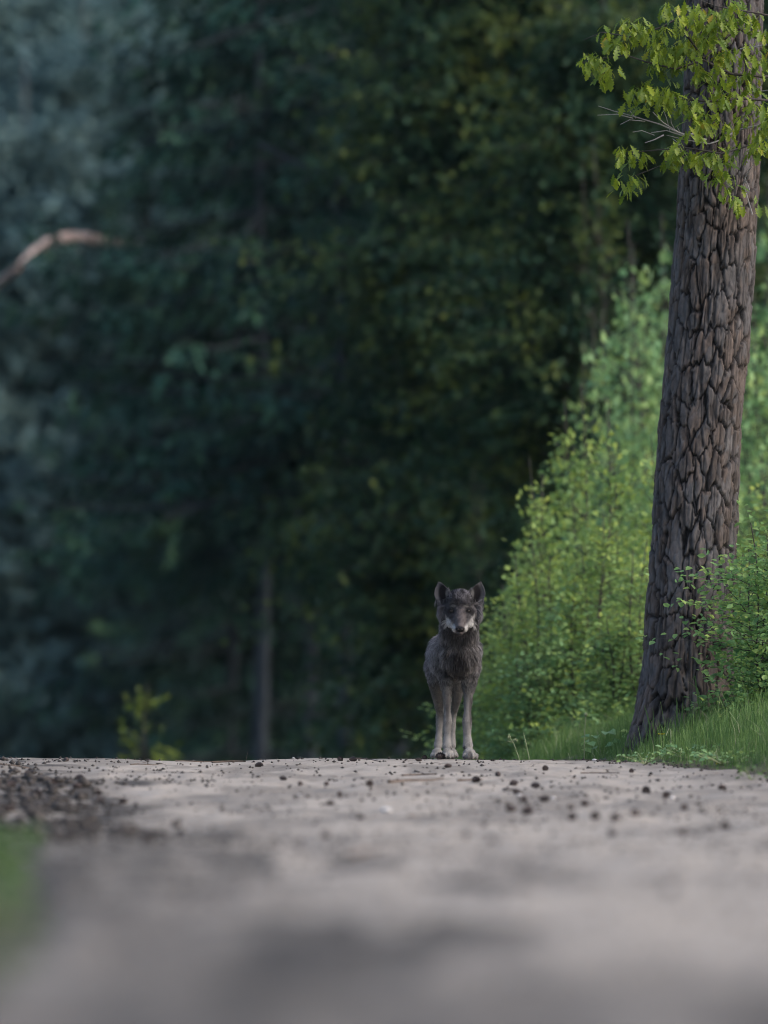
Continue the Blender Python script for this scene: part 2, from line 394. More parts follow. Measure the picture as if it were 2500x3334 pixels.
# ------------------------------------------------------------------ broadleaf trees and shrubs
def shrub_mesh(seed, H, R, nst, leaf=.042, zlow=.05, shape='cone', dens=1.0, hexa=False, droop=0.0, lean=0.0, stemr=.012):
    rng = np.random.default_rng(seed)
    st = MB(); stems = []
    for i in range(nst):
        a = rng.uniform(0, 6.28); sp = R * (.35 if nst > 1 else .05) * rng.uniform(.4, 1)
        t = np.linspace(0, 1, 8); hh = H * rng.uniform(.82, 1.0) if i else H
        pts = np.stack([np.cos(a) * sp * t ** .8 + lean * t + .03 * np.sin(t * 7 + i), np.sin(a) * sp * t ** .8 + .03 * np.cos(t * 6 + i), hh * t - .1 * (1 - t)], 1)
        stems.append(pts); st.tube(pts, np.linspace(stemr, .003, 8) * (H / 2) ** .5, 6)
    N = int(95 * H * R * dens * (2 if shape == 'round' else 1.6)) + 20
    h = zlow + (1 - zlow) * rng.uniform(0, 1, N)
    si = rng.integers(0, nst, N)
    base = np.array([[np.interp(max(hh - .12, 0), np.linspace(0, 1, 8), stems[s][:, j]) for j in range(3)] for hh, s in zip(h, si)])
    if shape == 'cone': pr = (1 - h) ** .6 * .9 + .10
    else: pr = np.sqrt(np.clip(1 - ((h - .5) / .55) ** 2, .05, 1))
    az = rng.uniform(0, 6.28, N); rr = R * pr * rng.uniform(.45, 1.25, N)
    clump = 1 + .50 * noise(np.cos(az) * 1.8 + 5, np.sin(az) * 1.8, h * H * 2.2, seed=seed)
    rr = rr * clump
    up = rng.uniform(.0, .55, N) - droop
    end = base + np.stack([np.cos(az) * rr, np.sin(az) * rr, rr * up + .05], 1)
    d = end - base; L = np.linalg.norm(d, axis=1)
    for i in range(0, N, 2):
        st.tube([base[i], base[i] + d[i] * .5 + [0, 0, .04 * L[i]], end[i]], [.004, .003, .0015], 3)
    n = np.maximum(4, (L / leaf * 1.45 * (dens ** .3)).astype(int)); idx = np.repeat(np.arange(N), n)
    t = rng.uniform(.12, 1.05, len(idx)) ** .8
    pp = base[idx] + d[idx] * t[:, None] + np.stack([0 * t, 0 * t, .16 * L[idx] * t * (1 - t)], 1) + rng.normal(0, .02 + leaf * .35, (len(idx), 3))
    dd = unit(unit(d[idx]) * .7 + rng.normal(0, .7, (len(idx), 3)) + np.array([0, 0, -.25 - droop]))
    nn = unit(rng.normal(0, .45, (len(idx), 3)) + np.array([0, -.25, 1]))
    sz = leaf * rng.uniform(.6, 1.25, len(idx))
    V, Q = leaf_geo(pp, dd, nn, sz, sz * .72, hexa)
    return mesh('crown', V, Q, None, link=False), st.build('trunk', None, link=False)

olive = [shrub_mesh(20, 9.0, 1.5, 1, .075, .22, 'round', 2.2, droop=.35, stemr=.02), shrub_mesh(21, 8.0, 1.3, 1, .075, .15, 'round', 2.2, droop=.3, stemr=.02)]
OLV = [(1700, 89, 0, .5, 1.0, 'olive green leafy tree rising behind and above the wolf'),
       (1960, 85, 1, 2.4, .85, 'olive green leafy tree between the wolf and the pine trunk'),
       (2250, 90, 0, 4.1, 1.0, 'olive green leafy tree behind the oak branch tips'),
       ]
for X, d, k, rz, sc, lab in OLV:
    x = (X - 1250) / F * d
    place('broadleaf_tree', olive[k], (x, d, gz(x, d)), rz, sc, (M_olive, M_wood), lab, 'tree', 'olive leaved trees behind the bushes')

yb = [shrub_mesh(30 + i, 2.6, .62, 3, .060, .02, 'cone', 1.5) for i in range(3)]
YNG = [  # X, Y of top, distance, mesh, rot, width, material, label
    (1660, 1975, 71, 0, .2, 1.0, M_young, 'lowest young birch right behind the wolf shoulder'),
    (1710, 1650, 72, 1, 1.2, .8, M_young, 'young birch with a single tall spike beside the wolf'),
    (1790, 1480, 71.5, 2, 2.0, .9, M_young, 'young birch in the middle of the leafy slope'),
    (1905, 1240, 72, 0, 3.1, .85, M_young, 'tallest yellow green young birch left of the pine'),
    (2010, 1290, 70.5, 1, 4.2, .9, M_young, 'young birch just left of the pine trunk'),
    (2110, 1350, 69.5, 2, 5.0, .9, M_young, 'young birch tucked directly behind the pine trunk'),
    (1850, 1830, 69, 1, .9, .9, M_fresh, 'low green bush in front of the young birches'),
    (1740, 2090, 69, 2, 2.9, .7, M_fresh, 'small low bush close behind the wolf legs'),
    (2010, 2000, 68, 0, 3.6, .9, M_fresh, 'low bush at the left foot of the pine'),
    (1680, 1860, 70, 1, 5.1, 1.0, M_young, 'leafy young birch touching the wolf outline on its right'), (1760, 1760, 69.5, 2, 3.3, .9, M_young, 'young birch between the low bushes and the wolf'),
    (1930, 1640, 69, 0, 4.6, .9, M_young, 'young birch halfway between wolf and pine'), (2070, 1750, 68, 1, .1, .9, M_young, 'young birch against the left side of the pine foot'),
    (2130, 700, 78, 0, 1.7, .7, M_fresh, 'tall pale green young tree behind the pine, left side'),
    (2050, 900, 77, 2, 3.7, .7, M_fresh, 'pale green young tree between the tallest birch and the pine'), (2210, 560, 79, 1, 5.5, .7, M_fresh, 'tall young tree whose top peeks left of the pine trunk'),
    (2300, 900, 76, 1, .4, .8, M_fresh, 'tall young tree hidden behind the pine trunk'),
    (2480, 840, 75, 2, 2.2, .8, M_fresh, 'tall young tree showing right of the pine trunk'),
    (2440, 1480, 70, 0, 5.3, 1.0, M_young, 'young birch right of the pine at mid height'),
    (2560, 560, 79, 1, 3.3, .8, M_fresh, 'tallest young tree behind the oak twigs beside the pine'),
    (1540, 1500, 84, 1, 1.8, .6, M_olive, 'thin olive sapling rising just behind the wolf head'),
       (1955, 980, 82, 2, .8, .7, M_olive, 'slender darker young tree behind the tallest birch'),
    (1990, 420, 84, 0, 2.5, .55, M_olive, 'slender tall olive tree under the bare twigs'),
]
for X, Y, d, k, rz, w, mt, lab in YNG:
    x = (X - 1250) / F * d; z0 = gz(x, d); top = P(X, Y, d).z; s = (top - z0) / 2.62
    e = place('young_tree', yb[k], (x, d, z0), rz, s, (mt, M_wood), lab, 'tree', 'young leafy trees and bushes beside the pine')
    ws = s * w if s > 1 else max(s, .75) * w
    e.scale = (ws, ws, s)

hz = shrub_mesh(50, 1.75, .50, 4, .044, .05, 'round', 1.3, hexa=True, stemr=.007)
for X, Y, d, rz, sc, lab in [(2500, 1700, 62.7, .4, 1.0, 'sharp leafy hazel bush in front of the pine trunk'),
                             (2590, 1560, 63.6, 2.4, 1.15, 'taller leafy hazel bush right of the pine trunk'),
                             (2620, 1660, 62.3, 3.2, 1.1, 'hazel bush crowding in from the right edge before the pine'),
                             (2440, 1800, 65.6, 1.4, 1.0, 'hazel bush filling the gap right behind the pine'),
                             (2480, 2010, 64.6, 4.4, .8, 'small leafy hazel bush behind the right side of the pine')]:
    x = (X - 1250) / F * d; z0 = gz(x, d); s = (P(X, Y, d).z - z0) / 1.75
    e = place('hazel_bush', hz, (x, d, z0), rz, s * sc, (M_hazel, M_wood), lab, 'bush', 'hazel bushes by the pine')
    e.scale = (.95, .95, s)

sap = shrub_mesh(60, 1.6, .38, 1, .07, .1, 'cone', .6)
x = (480 - 1250) / F * 84
e = place('sapling', sap, (x, 84, gz(x, 84)), .4, 1, (M_yellowg, M_wood), 'small yellow green sapling glowing beyond the crest at left', 'sapling')
e.scale = (1, 1, (P(480, 2220, 84).z - gz(x, 84)) / 1.6)
x = (2070 - 1250) / F * 200

# far hazy trees at left
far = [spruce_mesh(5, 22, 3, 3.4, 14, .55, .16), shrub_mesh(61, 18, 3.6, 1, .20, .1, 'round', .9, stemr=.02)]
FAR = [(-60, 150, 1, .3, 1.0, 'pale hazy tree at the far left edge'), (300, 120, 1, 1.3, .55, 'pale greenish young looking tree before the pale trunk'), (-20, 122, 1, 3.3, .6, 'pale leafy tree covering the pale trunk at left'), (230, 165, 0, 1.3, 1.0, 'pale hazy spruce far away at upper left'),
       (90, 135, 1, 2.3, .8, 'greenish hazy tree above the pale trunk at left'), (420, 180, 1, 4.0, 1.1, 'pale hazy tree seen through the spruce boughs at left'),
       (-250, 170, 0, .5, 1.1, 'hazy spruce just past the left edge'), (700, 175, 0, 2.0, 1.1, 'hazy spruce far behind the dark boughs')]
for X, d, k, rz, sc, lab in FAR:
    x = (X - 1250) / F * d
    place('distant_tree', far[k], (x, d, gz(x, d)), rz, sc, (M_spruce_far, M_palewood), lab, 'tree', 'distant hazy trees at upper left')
# far wood closing the view
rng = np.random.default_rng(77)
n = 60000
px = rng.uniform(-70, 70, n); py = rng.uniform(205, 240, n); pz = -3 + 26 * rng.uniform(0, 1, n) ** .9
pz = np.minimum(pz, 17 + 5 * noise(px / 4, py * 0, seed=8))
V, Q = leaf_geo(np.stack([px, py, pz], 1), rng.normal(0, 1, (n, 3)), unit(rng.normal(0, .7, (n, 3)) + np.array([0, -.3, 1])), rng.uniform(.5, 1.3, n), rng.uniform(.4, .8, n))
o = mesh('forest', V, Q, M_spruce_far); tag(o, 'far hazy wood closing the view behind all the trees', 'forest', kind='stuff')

pt = shrub_mesh(66, 9, 1.5, 1, .14, .16, 'round', 1.0, stemr=.042)
for X, d, rz, sc, lab in [(70, 118, 1.1, 1.0, 'slender tree with pale bluish trunk at lower left'), (345, 124, 2.5, .9, 'slender pale trunked tree behind the yellow sapling')]:
    x = (X - 1250) / F * d
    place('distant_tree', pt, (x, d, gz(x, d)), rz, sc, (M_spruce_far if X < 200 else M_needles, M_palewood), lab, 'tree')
# bluish pale trunk at far left, slim trunk above, and bent reddish limb: a pine of its own
def bare(name, pts, rads, mat, parent=None, k=9):
    b = MB(); b.tube(pts, rads, k); return b.build(name, mat, parent, smooth=True)
d = 99
lp = empty('pine_tree', (0, 0, 0)); tag(lp, 'pine at the left edge reaching in with one bent reddish limb', 'tree')
tx = (-230 - 1250) / F * d
bare('trunk', [(tx - .3, d, 20), (tx - .2, d, 9), (tx - .05, d, 3), (tx, d, -2.2)], [.06, .10, .12, .13], M_palewood, lp)
d2 = 97
ctl = [(20, 880, .04), (75, 820, .05), (130, 785, .06), (190, 770, .062), (260, 775, .06), (330, 790, .055), (400, 795, .05), (450, 785, .04)]
pts = [P(X + 30, Y, d2 + .3 * i) for i, (X, Y, r) in enumerate(ctl)]
pts = [P(-230, 1150, d), P(-80, 980, 98)] + pts
tag(bare('bent_limb', pts, [.05, .04] + [c[2] * .72 for c in ctl], M_redwood, lp), 'bent pale reddish bare limb')
rl = random.Random(8)
for i in range(8):
    q = pts[2 + i % (len(pts) - 2)].lerp(pts[min(len(pts) - 1, 3 + i % (len(pts) - 2))], rl.random())
    e1 = q + Vector((rl.uniform(-.25, .35), rl.uniform(-.2, .2), rl.uniform(-.25, .45))); e2 = e1 + Vector((rl.uniform(-.1, .3), 0, rl.uniform(-.2, .15)))
    bare('twig', [q, e1, e2], [.014, .008, .004], M_wood, lp, 5)
    nn_ = 60; rg = np.random.default_rng(i); cc_ = np.array(e1)[None] * (1 - rg.uniform(0, 1, (nn_, 1))) + np.array(e2)[None] * rg.uniform(0, 1, (nn_, 1))
    cc_ = np.array(e2)[None] + rg.normal(0, .10, (nn_, 3)); Vv, Qq = leaf_geo(cc_, rg.normal(0, 1, (nn_, 3)), rg.normal(0, 1, (nn_, 3)), rg.uniform(.08, .14, nn_), rg.uniform(.02, .035, nn_))
    o_ = mesh('needle_tuft', Vv, Qq, M_needles, lp); o_['kind'] = 'stuff'
b = shrub_mesh(62, 4, 1.6, 1, .14, .1, 'round', .8)
oc = bpy.data.objects.new('crown', b[0]); COL.objects.link(oc); oc.parent = lp; b[0].materials.append(M_spruce_far); oc.location = (tx - .8, d, 5.2)
# bluish-pale dead boughs crossing the dark spruce
mid = bare('dead_bough', [P(X, Y, 90.5) for X, Y in [(840, 470), (880, 488), (930, 515), (1000, 545), (1090, 585), (1160, 625)]], [.022, .02, .018, .015, .011, .006], M_sprucebark)
tag(mid, 'dim bare bough slanting down across the dark spruces', 'branch')

# ------------------------------------------------------------------ the big pine with plated bark
pine = empty('pine_tree', (1.68, 63.5, .35)); tag(pine, 'big sharp pine trunk with plated bark leaning right on the grassy bank', 'tree')
cz_ = np.array([-.1, .30, .43, .55, .9, 1.92, 2.607, 3.53, 4.49, 7, 16]); cx_ = np.array([1.655, 1.665, 1.67, 1.678, 1.70, 1.749, 1.81, 1.874, 1.903, 2.0, 2.2])
cr_ = np.array([.36, .315, .285, .262, .243, .228, .229, .218, .205, .17, .08])
NA, NH = 300, 560
zz = np.concatenate([np.linspace(-.1, 5.4, NH), np.linspace(5.5, 16, 30)]); na = np.linspace(0, 2 * math.pi, NA, endpoint=False)
A, Zg = np.meshgrid(na, zz)
def sm(z, c):
    k = np.linspace(-.1, 16, 400); v = np.interp(k, cz_, c); w = np.ones(9) / 9; v = np.convolve(np.pad(v, 4, mode='edge'), w, 'valid'); return np.interp(z, k, v)
Rr = sm(Zg, cr_); Xc = sm(Zg, cx_)
def voro(u, v, nu, seed, stag=True):
    """jittered cells, u periodic in nu; returns f1, f2, id hash"""
    iu, iv = np.floor(u), np.floor(v); f1 = np.full(u.shape, 9.); f2 = np.full(u.shape, 9.); idh = np.zeros(u.shape); idg = np.zeros(u.shape)
    for du in (-1, 0, 1):
        for dv in (-1, 0, 1):
            cu, cv = iu + du, iv + dv; hu = np.mod(cu, nu)
            jx = _h(hu, cv, hu * 0, seed) * .9 + .05; jy = _h(hu, cv, hu * 0, seed + 1) * .9 + .05
            dd = np.hypot(cu + jx - u, cv + jy - v)
            n_ = dd < f1; f2 = np.where(n_, f1, np.minimum(f2, dd)); f1 = np.where(n_, dd, f1)
            idh = np.where(n_, _h(hu, cv, hu * 0, seed + 2), idh); idg = np.where(n_, _h(hu, cv, hu * 0, seed + 3), idg)
    return f1, f2, idh, idg
ca, sa = np.cos(A), np.sin(A)
wu = .55 * fbm(ca * 2.2, sa * 2.2, Zg * 4, seed=31, o=3) + .30 * fbm(ca * 11, sa * 11, Zg * 16, seed=37, o=3)
wv = .70 * fbm(ca * 2 + 7, sa * 2, Zg * 3, seed=35, o=3) + .30 * fbm(ca * 10, sa * 10, Zg * 13, seed=39, o=3)
NU = 20
u = A / (2 * math.pi) * NU + wu; v = Zg / .175 + wv
f1, f2, ih, ig = voro(u, v, NU, 70)
crackw = .13 + .12 * noise(ca * 4, sa * 4, Zg * 5, seed=43)
edge = f2 - f1
plate = sstep(.0, 1, np.clip(edge / np.maximum(crackw, .03), 0, 1))
u2 = A / (2 * math.pi) * 41 + wu * 1.8; v2 = Zg / .07 + wv * 1.6
g1, g2, jh, jg = voro(u2, v2, 41, 90)
flake = sstep(.0, .22, g2 - g1)
fine = fbm(ca * 12, sa * 12, Zg * 16, seed=41, o=4)
furrow = 1 - np.abs(fbm(ca * 5.5, sa * 5.5, Zg * 1.6, seed=47, o=3)) * 2.4
furrow = sstep(.80, .97, furrow)
vv = np.mod(v, 1)
h = -.020 + .020 * plate * (.6 + .8 * ih) + .006 * plate * jh + .003 * plate * flake + .006 * fine - .010 * furrow
flare = .075 * (1 - sstep(.1, .85, Zg)) ** 1.5 * (.5 + .5 * np.cos(A * 5 + .6 + 1.2 * np.sin(A)))
flare[Zg < -.05] += .02
r_ = Rr + h + flare
Vt = np.stack([Xc + ca * r_, 63.5 + sa * r_, Zg], -1)
base = np.array([.020, .017, .017]); c1 = np.array([.150, .120, .104]); c2 = np.array([.135, .130, .132]); c3 = np.array([.070, .060, .056])
lo = fbm(ca * 3, sa * 3, Zg * 4, seed=49, o=3)
w2 = sstep(.35, .75, jg * .45 + ig * .30 + .5 * lo + .2)[..., None]; w3 = sstep(.35, .7, ih * .4 + jh * .35 + .6 * fine + .1)[..., None]
mixc = (c1 * (1 - w2) + c2 * w2) * (1 - .55 * w3) + c3 * .55 * w3
mixc = mixc * (.75 + .45 * jh[..., None]) * (1 + .6 * fine[..., None])
pw = (plate * (.72 + .28 * flake) * (1 - .6 * furrow))[..., None]
cc = base * .7 * (1 - pw) + mixc * pw
k = NA; i = np.arange(len(zz) - 1)[:, None] * k; j = np.arange(k)[None]
Q = np.stack([i + j, i + (j + 1) % k, i + k + (j + 1) % k, i + k + j], -1).reshape(-1, 4)
o = mesh('trunk', (Vt - np.array([1.68, 63.5, .35])).reshape(-1, 3), Q, M_bark, pine, cc.reshape(-1, 3), smooth=True)
# crown high above
rng = np.random.default_rng(5); n = 9000
cl = rng.normal(0, 1, (90, 3)) * np.array([1.4, 1.4, 1.3]) + np.array([.6, 0, 13.2]); idx = rng.integers(0, 90, n)
V, Q = leaf_geo(cl[idx] + rng.normal(0, .28, (n, 3)), rng.normal(0, 1, (n, 3)), rng.normal(0, 1, (n, 3)), rng.uniform(.1, .2, n), rng.uniform(.03, .06, n))
mesh('crown', V, Q, M_needles, pine)
# dead branches springing from the pine
def pxline(ctl, d0, d1):
    nn = len(ctl); return [P(X, Y, d0 + (d1 - d0) * i / (nn - 1)) - Vector((1.68, 63.5, .35)) for i, (X, Y) in enumerate(ctl)]
DEAD = [([(2300, 455), (2240, 440), (2210, 432), (2150, 405), (2060, 378), (2000, 362), (1948, 345)], .006),
        ([(2060, 385), (2010, 372), (1945, 375)], .003), ([(2210, 432), (2160, 400), (2125, 365)], .005),
        ([(2285, 420), (2260, 435), (2220, 441), (2170, 425), (2120, 432)], .006),
        ([(2160, 440), (2130, 455), (2100, 465)], .004), ([(2400, 425), (2340, 458), (2310, 468), (2230, 455), (2170, 440)], .005),
        ([(2200, 430), (2185, 400), (2182, 350)], .002), ([(2180, 425), (2170, 385), (2160, 360)], .002),
        ([(2070, 385), (2045, 355)], .002), ([(2190, 452), (2215, 470), (2190, 478)], .002), ([(2100, 395), (2050, 390), (2020, 405)], .002),
        ([(2440, 620), (2425, 580), (2455, 530)], .004), ([(2450, 700), (2420, 600), (2440, 570)], .004),
        ([(2400, 425), (2460, 410), (2560, 395)], .006), ([(2390, 330), (2450, 300), (2540, 290)], .005), ([(2410, 160), (2460, 152), (2540, 140)], .005),
        ([(2130, 440), (2090, 425), (2060, 430)], .002), ([(2220, 441), (2205, 415), (2210, 405)], .002)]
for ctl, r0 in DEAD:
    b = MB(); b.tube(pxline(ctl, 63.1, 62.95), np.linspace(r0, .0018, len(ctl)), 5); b.build('dead_twig', M_dead, pine, smooth=True)

# ------------------------------------------------------------------ oak branches, leaf by leaf
def oak_leaf(seed, link=False):
    rr = random.Random(seed)
    prof_ = [(0, .02), (.12, .04), (.22, .15), (.30, .07), (.42, .27), (.50, .11), (.62, .33), (.71, .14), (.82, .25), (.90, .12), (1, .04)]
    V = []; bend = rr.uniform(.1, .3)
    for t, w in prof_:
        w *= rr.uniform(.85, 1.15); z = -bend * t * t; w *= .8; V += [(-w, t, z + w * .3), (0, t, z), (w, t, z + w * .3)]
    Qs = []
    for i in range(len(prof_) - 1):
        a = i * 3; Qs += [(a, a + 1, a + 4, a + 3), (a + 1, a + 2, a + 5, a + 4)]
    return np.array(V, float), np.array(Qs)
leafv = [oak_leaf(s) for s in (1, 2, 3, 4)]
leaf_me = [mesh('leaf', v, q, M_oak, link=False) for v, q in leafv]
oak = empty('oak_tree', (2.95, 62.6, gz(2.95, 62.6))); tag(oak, 'oak with lit yellow green lobed leaves hanging over the pine trunk', 'tree')
O0 = Vector(oak.location)
b = MB(); b.tube([(0, 0, -.1), (.02, 0, 1.5), (-.02, .05, 3), (.05, .1, 5), (.0, .1, 7)], [.10, .085, .07, .05, .02], 10); b.build('trunk', M_wood, oak, smooth=True)
BR = [([(2700, 260), (2520, 150), (2400, 90), (2290, 190), (2240, 120), (2225, 50), (2150, 90), (2050, 120), (1960, 105), (1900, 130)], .012),
      ([(2700, 300), (2500, 250), (2380, 240), (2290, 195), (2200, 225), (2100, 200), (2040, 180), (1960, 190), (1890, 205)], .010),
      ([(2225, 50), (2240, 0), (2250, -60)], .005), ([(2700, 420), (2540, 330), (2420, 320), (2300, 330), (2200, 320), (2110, 300), (2060, 310)], .010),
      ([(2700, 560), (2560, 480), (2450, 470), (2350, 500), (2230, 480), (2120, 490), (2030, 500)], .009), ([(2230, 480), (2150, 540), (2060, 575)], .004),
      ([(2450, 470), (2420, 540), (2400, 600), (2370, 640)], .005), ([(2700, 120), (2560, 60), (2450, 40), (2330, 20), (2200, -30)], .008),
      ([(2300, 330), (2260, 380), (2270, 440)], .004)]
for ctl, r0 in BR:
    m_ = len(ctl); b = MB()
    b.tube([P(X, Y, 62.9 - .25 * math.sin(3.0 * i / m_)) - O0 for i, (X, Y) in enumerate(ctl)], np.linspace(r0, .002, m_), 5); b.build('branch', M_wood, oak, smooth=True)
ELL = [(1995, 118, 75, 38, 30), (1920, 195, 40, 22, 16), (1968, 215, 55, 40, 34), (2055, 85, 60, 30, 22), (2150, 28, 35, 18, 8), (2125, 130, 105, 50, 64),
       (2250, 85, 110, 80, 80), (2370, 50, 110, 60, 70), (2460, 120, 60, 80, 40), (2280, 185, 120, 55, 80), (2150, 190, 80, 35, 36), (2110, 300, 65, 45, 44),
       (2200, 325, 80, 50, 60), (2310, 290, 80, 60, 50), (2430, 250, 90, 70, 60), (2255, 405, 45, 35, 20), (2350, 390, 70, 35, 36), (2460, 370, 70, 50, 44),
       (2030, 500, 45, 22, 16), (2095, 505, 50, 25, 26), (2190, 500, 60, 28, 32), (2290, 520, 65, 28, 34), (2400, 490, 55, 40, 26), (2480, 460, 50, 50, 34),
       (2050, 582, 45, 16, 14), (2115, 555, 40, 16, 10), (2350, 555, 40, 22, 12), (2392, 640, 45, 38, 18), (2468, 655, 15, 18, 4), (2040, 600, 20, 10, 4)]
rr = random.Random(12); leaves = []
for cx, cy, rx, ry, n in ELL:
    ncl = max(1, int(n / 1.9))
    for c in range(ncl):
        while True:
            a_, b_ = rr.uniform(-1, 1), rr.uniform(-1, 1)
            if a_ * a_ + b_ * b_ < 1: break
        if float(noise([(cx + a_ * rx) / 42.], [(cy + b_ * ry) / 30.], seed=55)[0]) < -.28: continue
        q = P(cx + a_ * rx, cy + b_ * ry, 62.65 + rr.uniform(-.25, .30))
        az0 = rr.uniform(0, 6.28)
        for i in range(rr.choice((3, 4, 5, 6))):
            az = az0 + i * 1.256 + rr.uniform(-.4, .4)
            dn = Vector((math.cos(az), math.sin(az) * .8, -rr.uniform(.3, 2.0))).normalized()
            nn = Vector((rr.uniform(-.4, .4), rr.uniform(-.6, .1), 1)); sd = dn.cross(nn).normalized(); nn = sd.cross(dn)
            s_ = rr.uniform(.04, .092)
            M = Matrix((sd, dn, nn)).transposed().to_4x4()
            leaves.append((q + Vector((rr.uniform(-.04, .04), rr.uniform(-.03, .03), rr.uniform(-.03, .03))), M, s_, rr.randrange(4)))
rr.shuffle(leaves)
leaves.sort(key=lambda l: (l[0].y > 62.62))
for q, M, s_, k in leaves[:300]:
    o = bpy.data.objects.new('leaf', leaf_me[k]); COL.objects.link(o); o.parent = oak
    o.matrix_basis = Matrix.Translation(q - O0) @ M @ Matrix.Scale(s_, 4)
b = MB()
for q, M, s_, k in leaves[300:]:
    v, qq = leafv[k]; R3 = np.array(M.to_3x3()); b.add(v * s_ @ R3.T + np.array(q - O0), qq)
tag(b.build('foliage', M_oak, oak), kind='stuff')

# ------------------------------------------------------------------ grass on the bank
rng = np.random.default_rng(9)
def blades(px, py, h, w, name, mat, lean=.35, zoff=-.01):
    n = len(px); pz = zt(px, py, False) + zoff
    a = rng.uniform(0, 6.28, n); ln = rng.uniform(.05, lean, n) * h
    f = rng.uniform(0, 6.28, n); s = np.stack([np.cos(f), np.sin(f) * .3, 0 * f], 1) * (w / 2)[:, None]
    p0 = np.stack([px, py, pz], 1); L = np.stack([np.cos(a) * ln, np.sin(a) * ln, 0 * a], 1); Z = np.array([0, 0, 1])
    p1 = p0 + L * .25 + Z * (h * .55)[:, None]; p2 = p0 + L * .7 + Z * (h * .85)[:, None]; p3 = p0 + L * 1.4 + Z * (h * rng.uniform(.8, 1.02, n))[:, None]
    V = np.stack([p0 - s, p0 + s, p1 + s * .8, p1 - s * .8, p2 + s * .5, p2 - s * .5, p3], 1).reshape(-1, 3)
    b_ = np.arange(n)[:, None] * 7
    return V, np.concatenate([b_ + [[0, 1, 2, 3]], b_ + [[3, 2, 4, 5]]]), b_ + [[5, 4, 6]]
n = 90000
px = rng.uniform(.6, 3.4, n); py = rng.uniform(54, 70, n)
m = px - eR(py) + .10 * noise(px * 5, py * 3, seed=2); clump = noise(px * 4, py * 2.5, seed=6)
keep = (m > -.02) & (rng.uniform(0, 1, n) < np.clip(.35 + m * 3 + .3 * clump, 0, 1))
px, py, m, clump = px[keep], py[keep], m[keep], clump[keep]
h = (.02 + .145 * sstep(0, .38, m)) * rng.uniform(.5, 1.3, len(px)) * (1 + .35 * clump) + .12 * (rng.uniform(0, 1, len(px)) > .985)
h = np.where(py > 63.0, h * np.interp(px, [.6, 1.6, 2.2], [.75, 1.0, 1.2]), h)
V, Q, T = blades(px, py, h, rng.uniform(.0022, .005, len(px)), 'grass', M_grass)
o = mesh('grass', V, [Q, T], M_grass); tag(o, 'fresh green grass growing on the bank under the pine', 'grass', kind='stuff')
sel = rng.uniform(0, 1, len(px)) > .965
V, Q, T = blades(px[sel], py[sel], .06 + .16 * rng.uniform(.3, 1.2, sel.sum()) * sstep(0, .4, m[sel]), rng.uniform(.0018, .0035, sel.sum()), 'g', M_straw, .9)
o = mesh('dry_grass', V, [Q, T], M_straw); tag(o, 'dry straw coloured stalks scattered through the green grass', 'grass', kind='stuff')
# tall broad blades standing in front of the trunk
tall = [((2275, 2300), (2262, 2200), (2252, 2215)), ((2290, 2330), (2270, 2240), (2240, 2218)), ((2203, 2340), (2204, 2290), (2202, 2270)), ((2220, 2330), (2222, 2300), (2224, 2280)),
        ((2285, 2350), (2300, 2270), (2312, 2240)), ((2115, 2360), (2105, 2320), (2097, 2296)), ((2340, 2340), (2335, 2300), (2330, 2270)), ((2400, 2350), (2398, 2300), (2388, 2285)),
        ((2287, 2365), (2265, 2320), (2258, 2310))]
tuft = empty('grass_tuft', (P(2250, 2300, 62.9).x, 62.9, gz(P(2250, 2300, 62.9).x, 62.9))); tag(tuft, 'tuft of tall broad grass blades before the dark pine trunk foot', 'grass tuft')
for c in tall:
    pp = [P(X, Y, 62.9) for X, Y in c]; g0 = Vector((pp[0].x, 62.9, gz(pp[0].x, 62.9)))
    pp = [g0] + pp; w = [.004, .0045, .003, .0006]
    V = []
    for p_, w_ in zip(pp, w): V += [p_ - tuft.location - Vector((w_, 0, 0)), p_ - tuft.location + Vector((w_, .001, 0))]
    mesh('blade', np.array(V), np.array([[0, 1, 3, 2], [2, 3, 5, 4], [4, 5, 7, 6]]), M_grass, tuft)
# seed stalks
def stalk(ctl, d, lab, cat, head, name):
    pp = [P(X, Y, d) for X, Y in ctl]; g0 = Vector((pp[0].x, d, gz(pp[0].x, d))); e = empty(name, g0); tag(e, lab, cat)
    b = MB(); b.tube([Vector((0, 0, 0))] + [p_ - g0 for p_ in pp], np.linspace(.003, .0022, len(pp) + 1), 5); b.build('stem', M_straw, e, smooth=True)
    t = pp[-1] - g0; h = MB()
    if head == 'ball':
        th = np.linspace(0, math.pi, 6); h.tube([t + Vector((0, 0, -.012 * math.cos(a))) for a in th], np.maximum(.0005, np.sin(th) * .011), 8)
    elif head == 'plume':
        for i in range(16):
            s_ = i / 16; q = (pp[-2] - g0).lerp(t, s_); a = rr.uniform(0, 6.28); l_ = .035 * (1.1 - s_)
            h.tube([q, q + Vector((math.cos(a) * l_, math.sin(a) * l_, .01)), q + Vector((math.cos(a) * l_ * 1.2, math.sin(a) * l_ * 1.2, 0))], [.001, .003, .001], 4)
    elif head == 'flower':
        for i in range(14):
            a = i / 14 * 6.28; h.tube([t, t + Vector((math.cos(a) * .018, math.sin(a) * .010 - .004, .006))], [.003, .0035], 4)
    if h.V: h.build({'ball': 'seed_head', 'plume': 'plume', 'flower': 'petals'}[head], M_yellow if head == 'flower' else M_straw, e)
M_yellow = noise_mat('yellow_petal', [(.3, (.45, .36, .02)), (.7, (.6, .48, .03))], 20, .6, 0)
stalk([(1902, 2420), (1906, 2340), (1907, 2326)], 63.4, 'thin stalk with a round pale seed head left of the pine', 'plant', 'ball', 'seed_stalk')
stalk([(1722, 2465), (1710, 2410), (1704, 2386)], 62.4, 'single pale grass stalk without a head near the wolf', 'plant', '', 'seed_stalk')
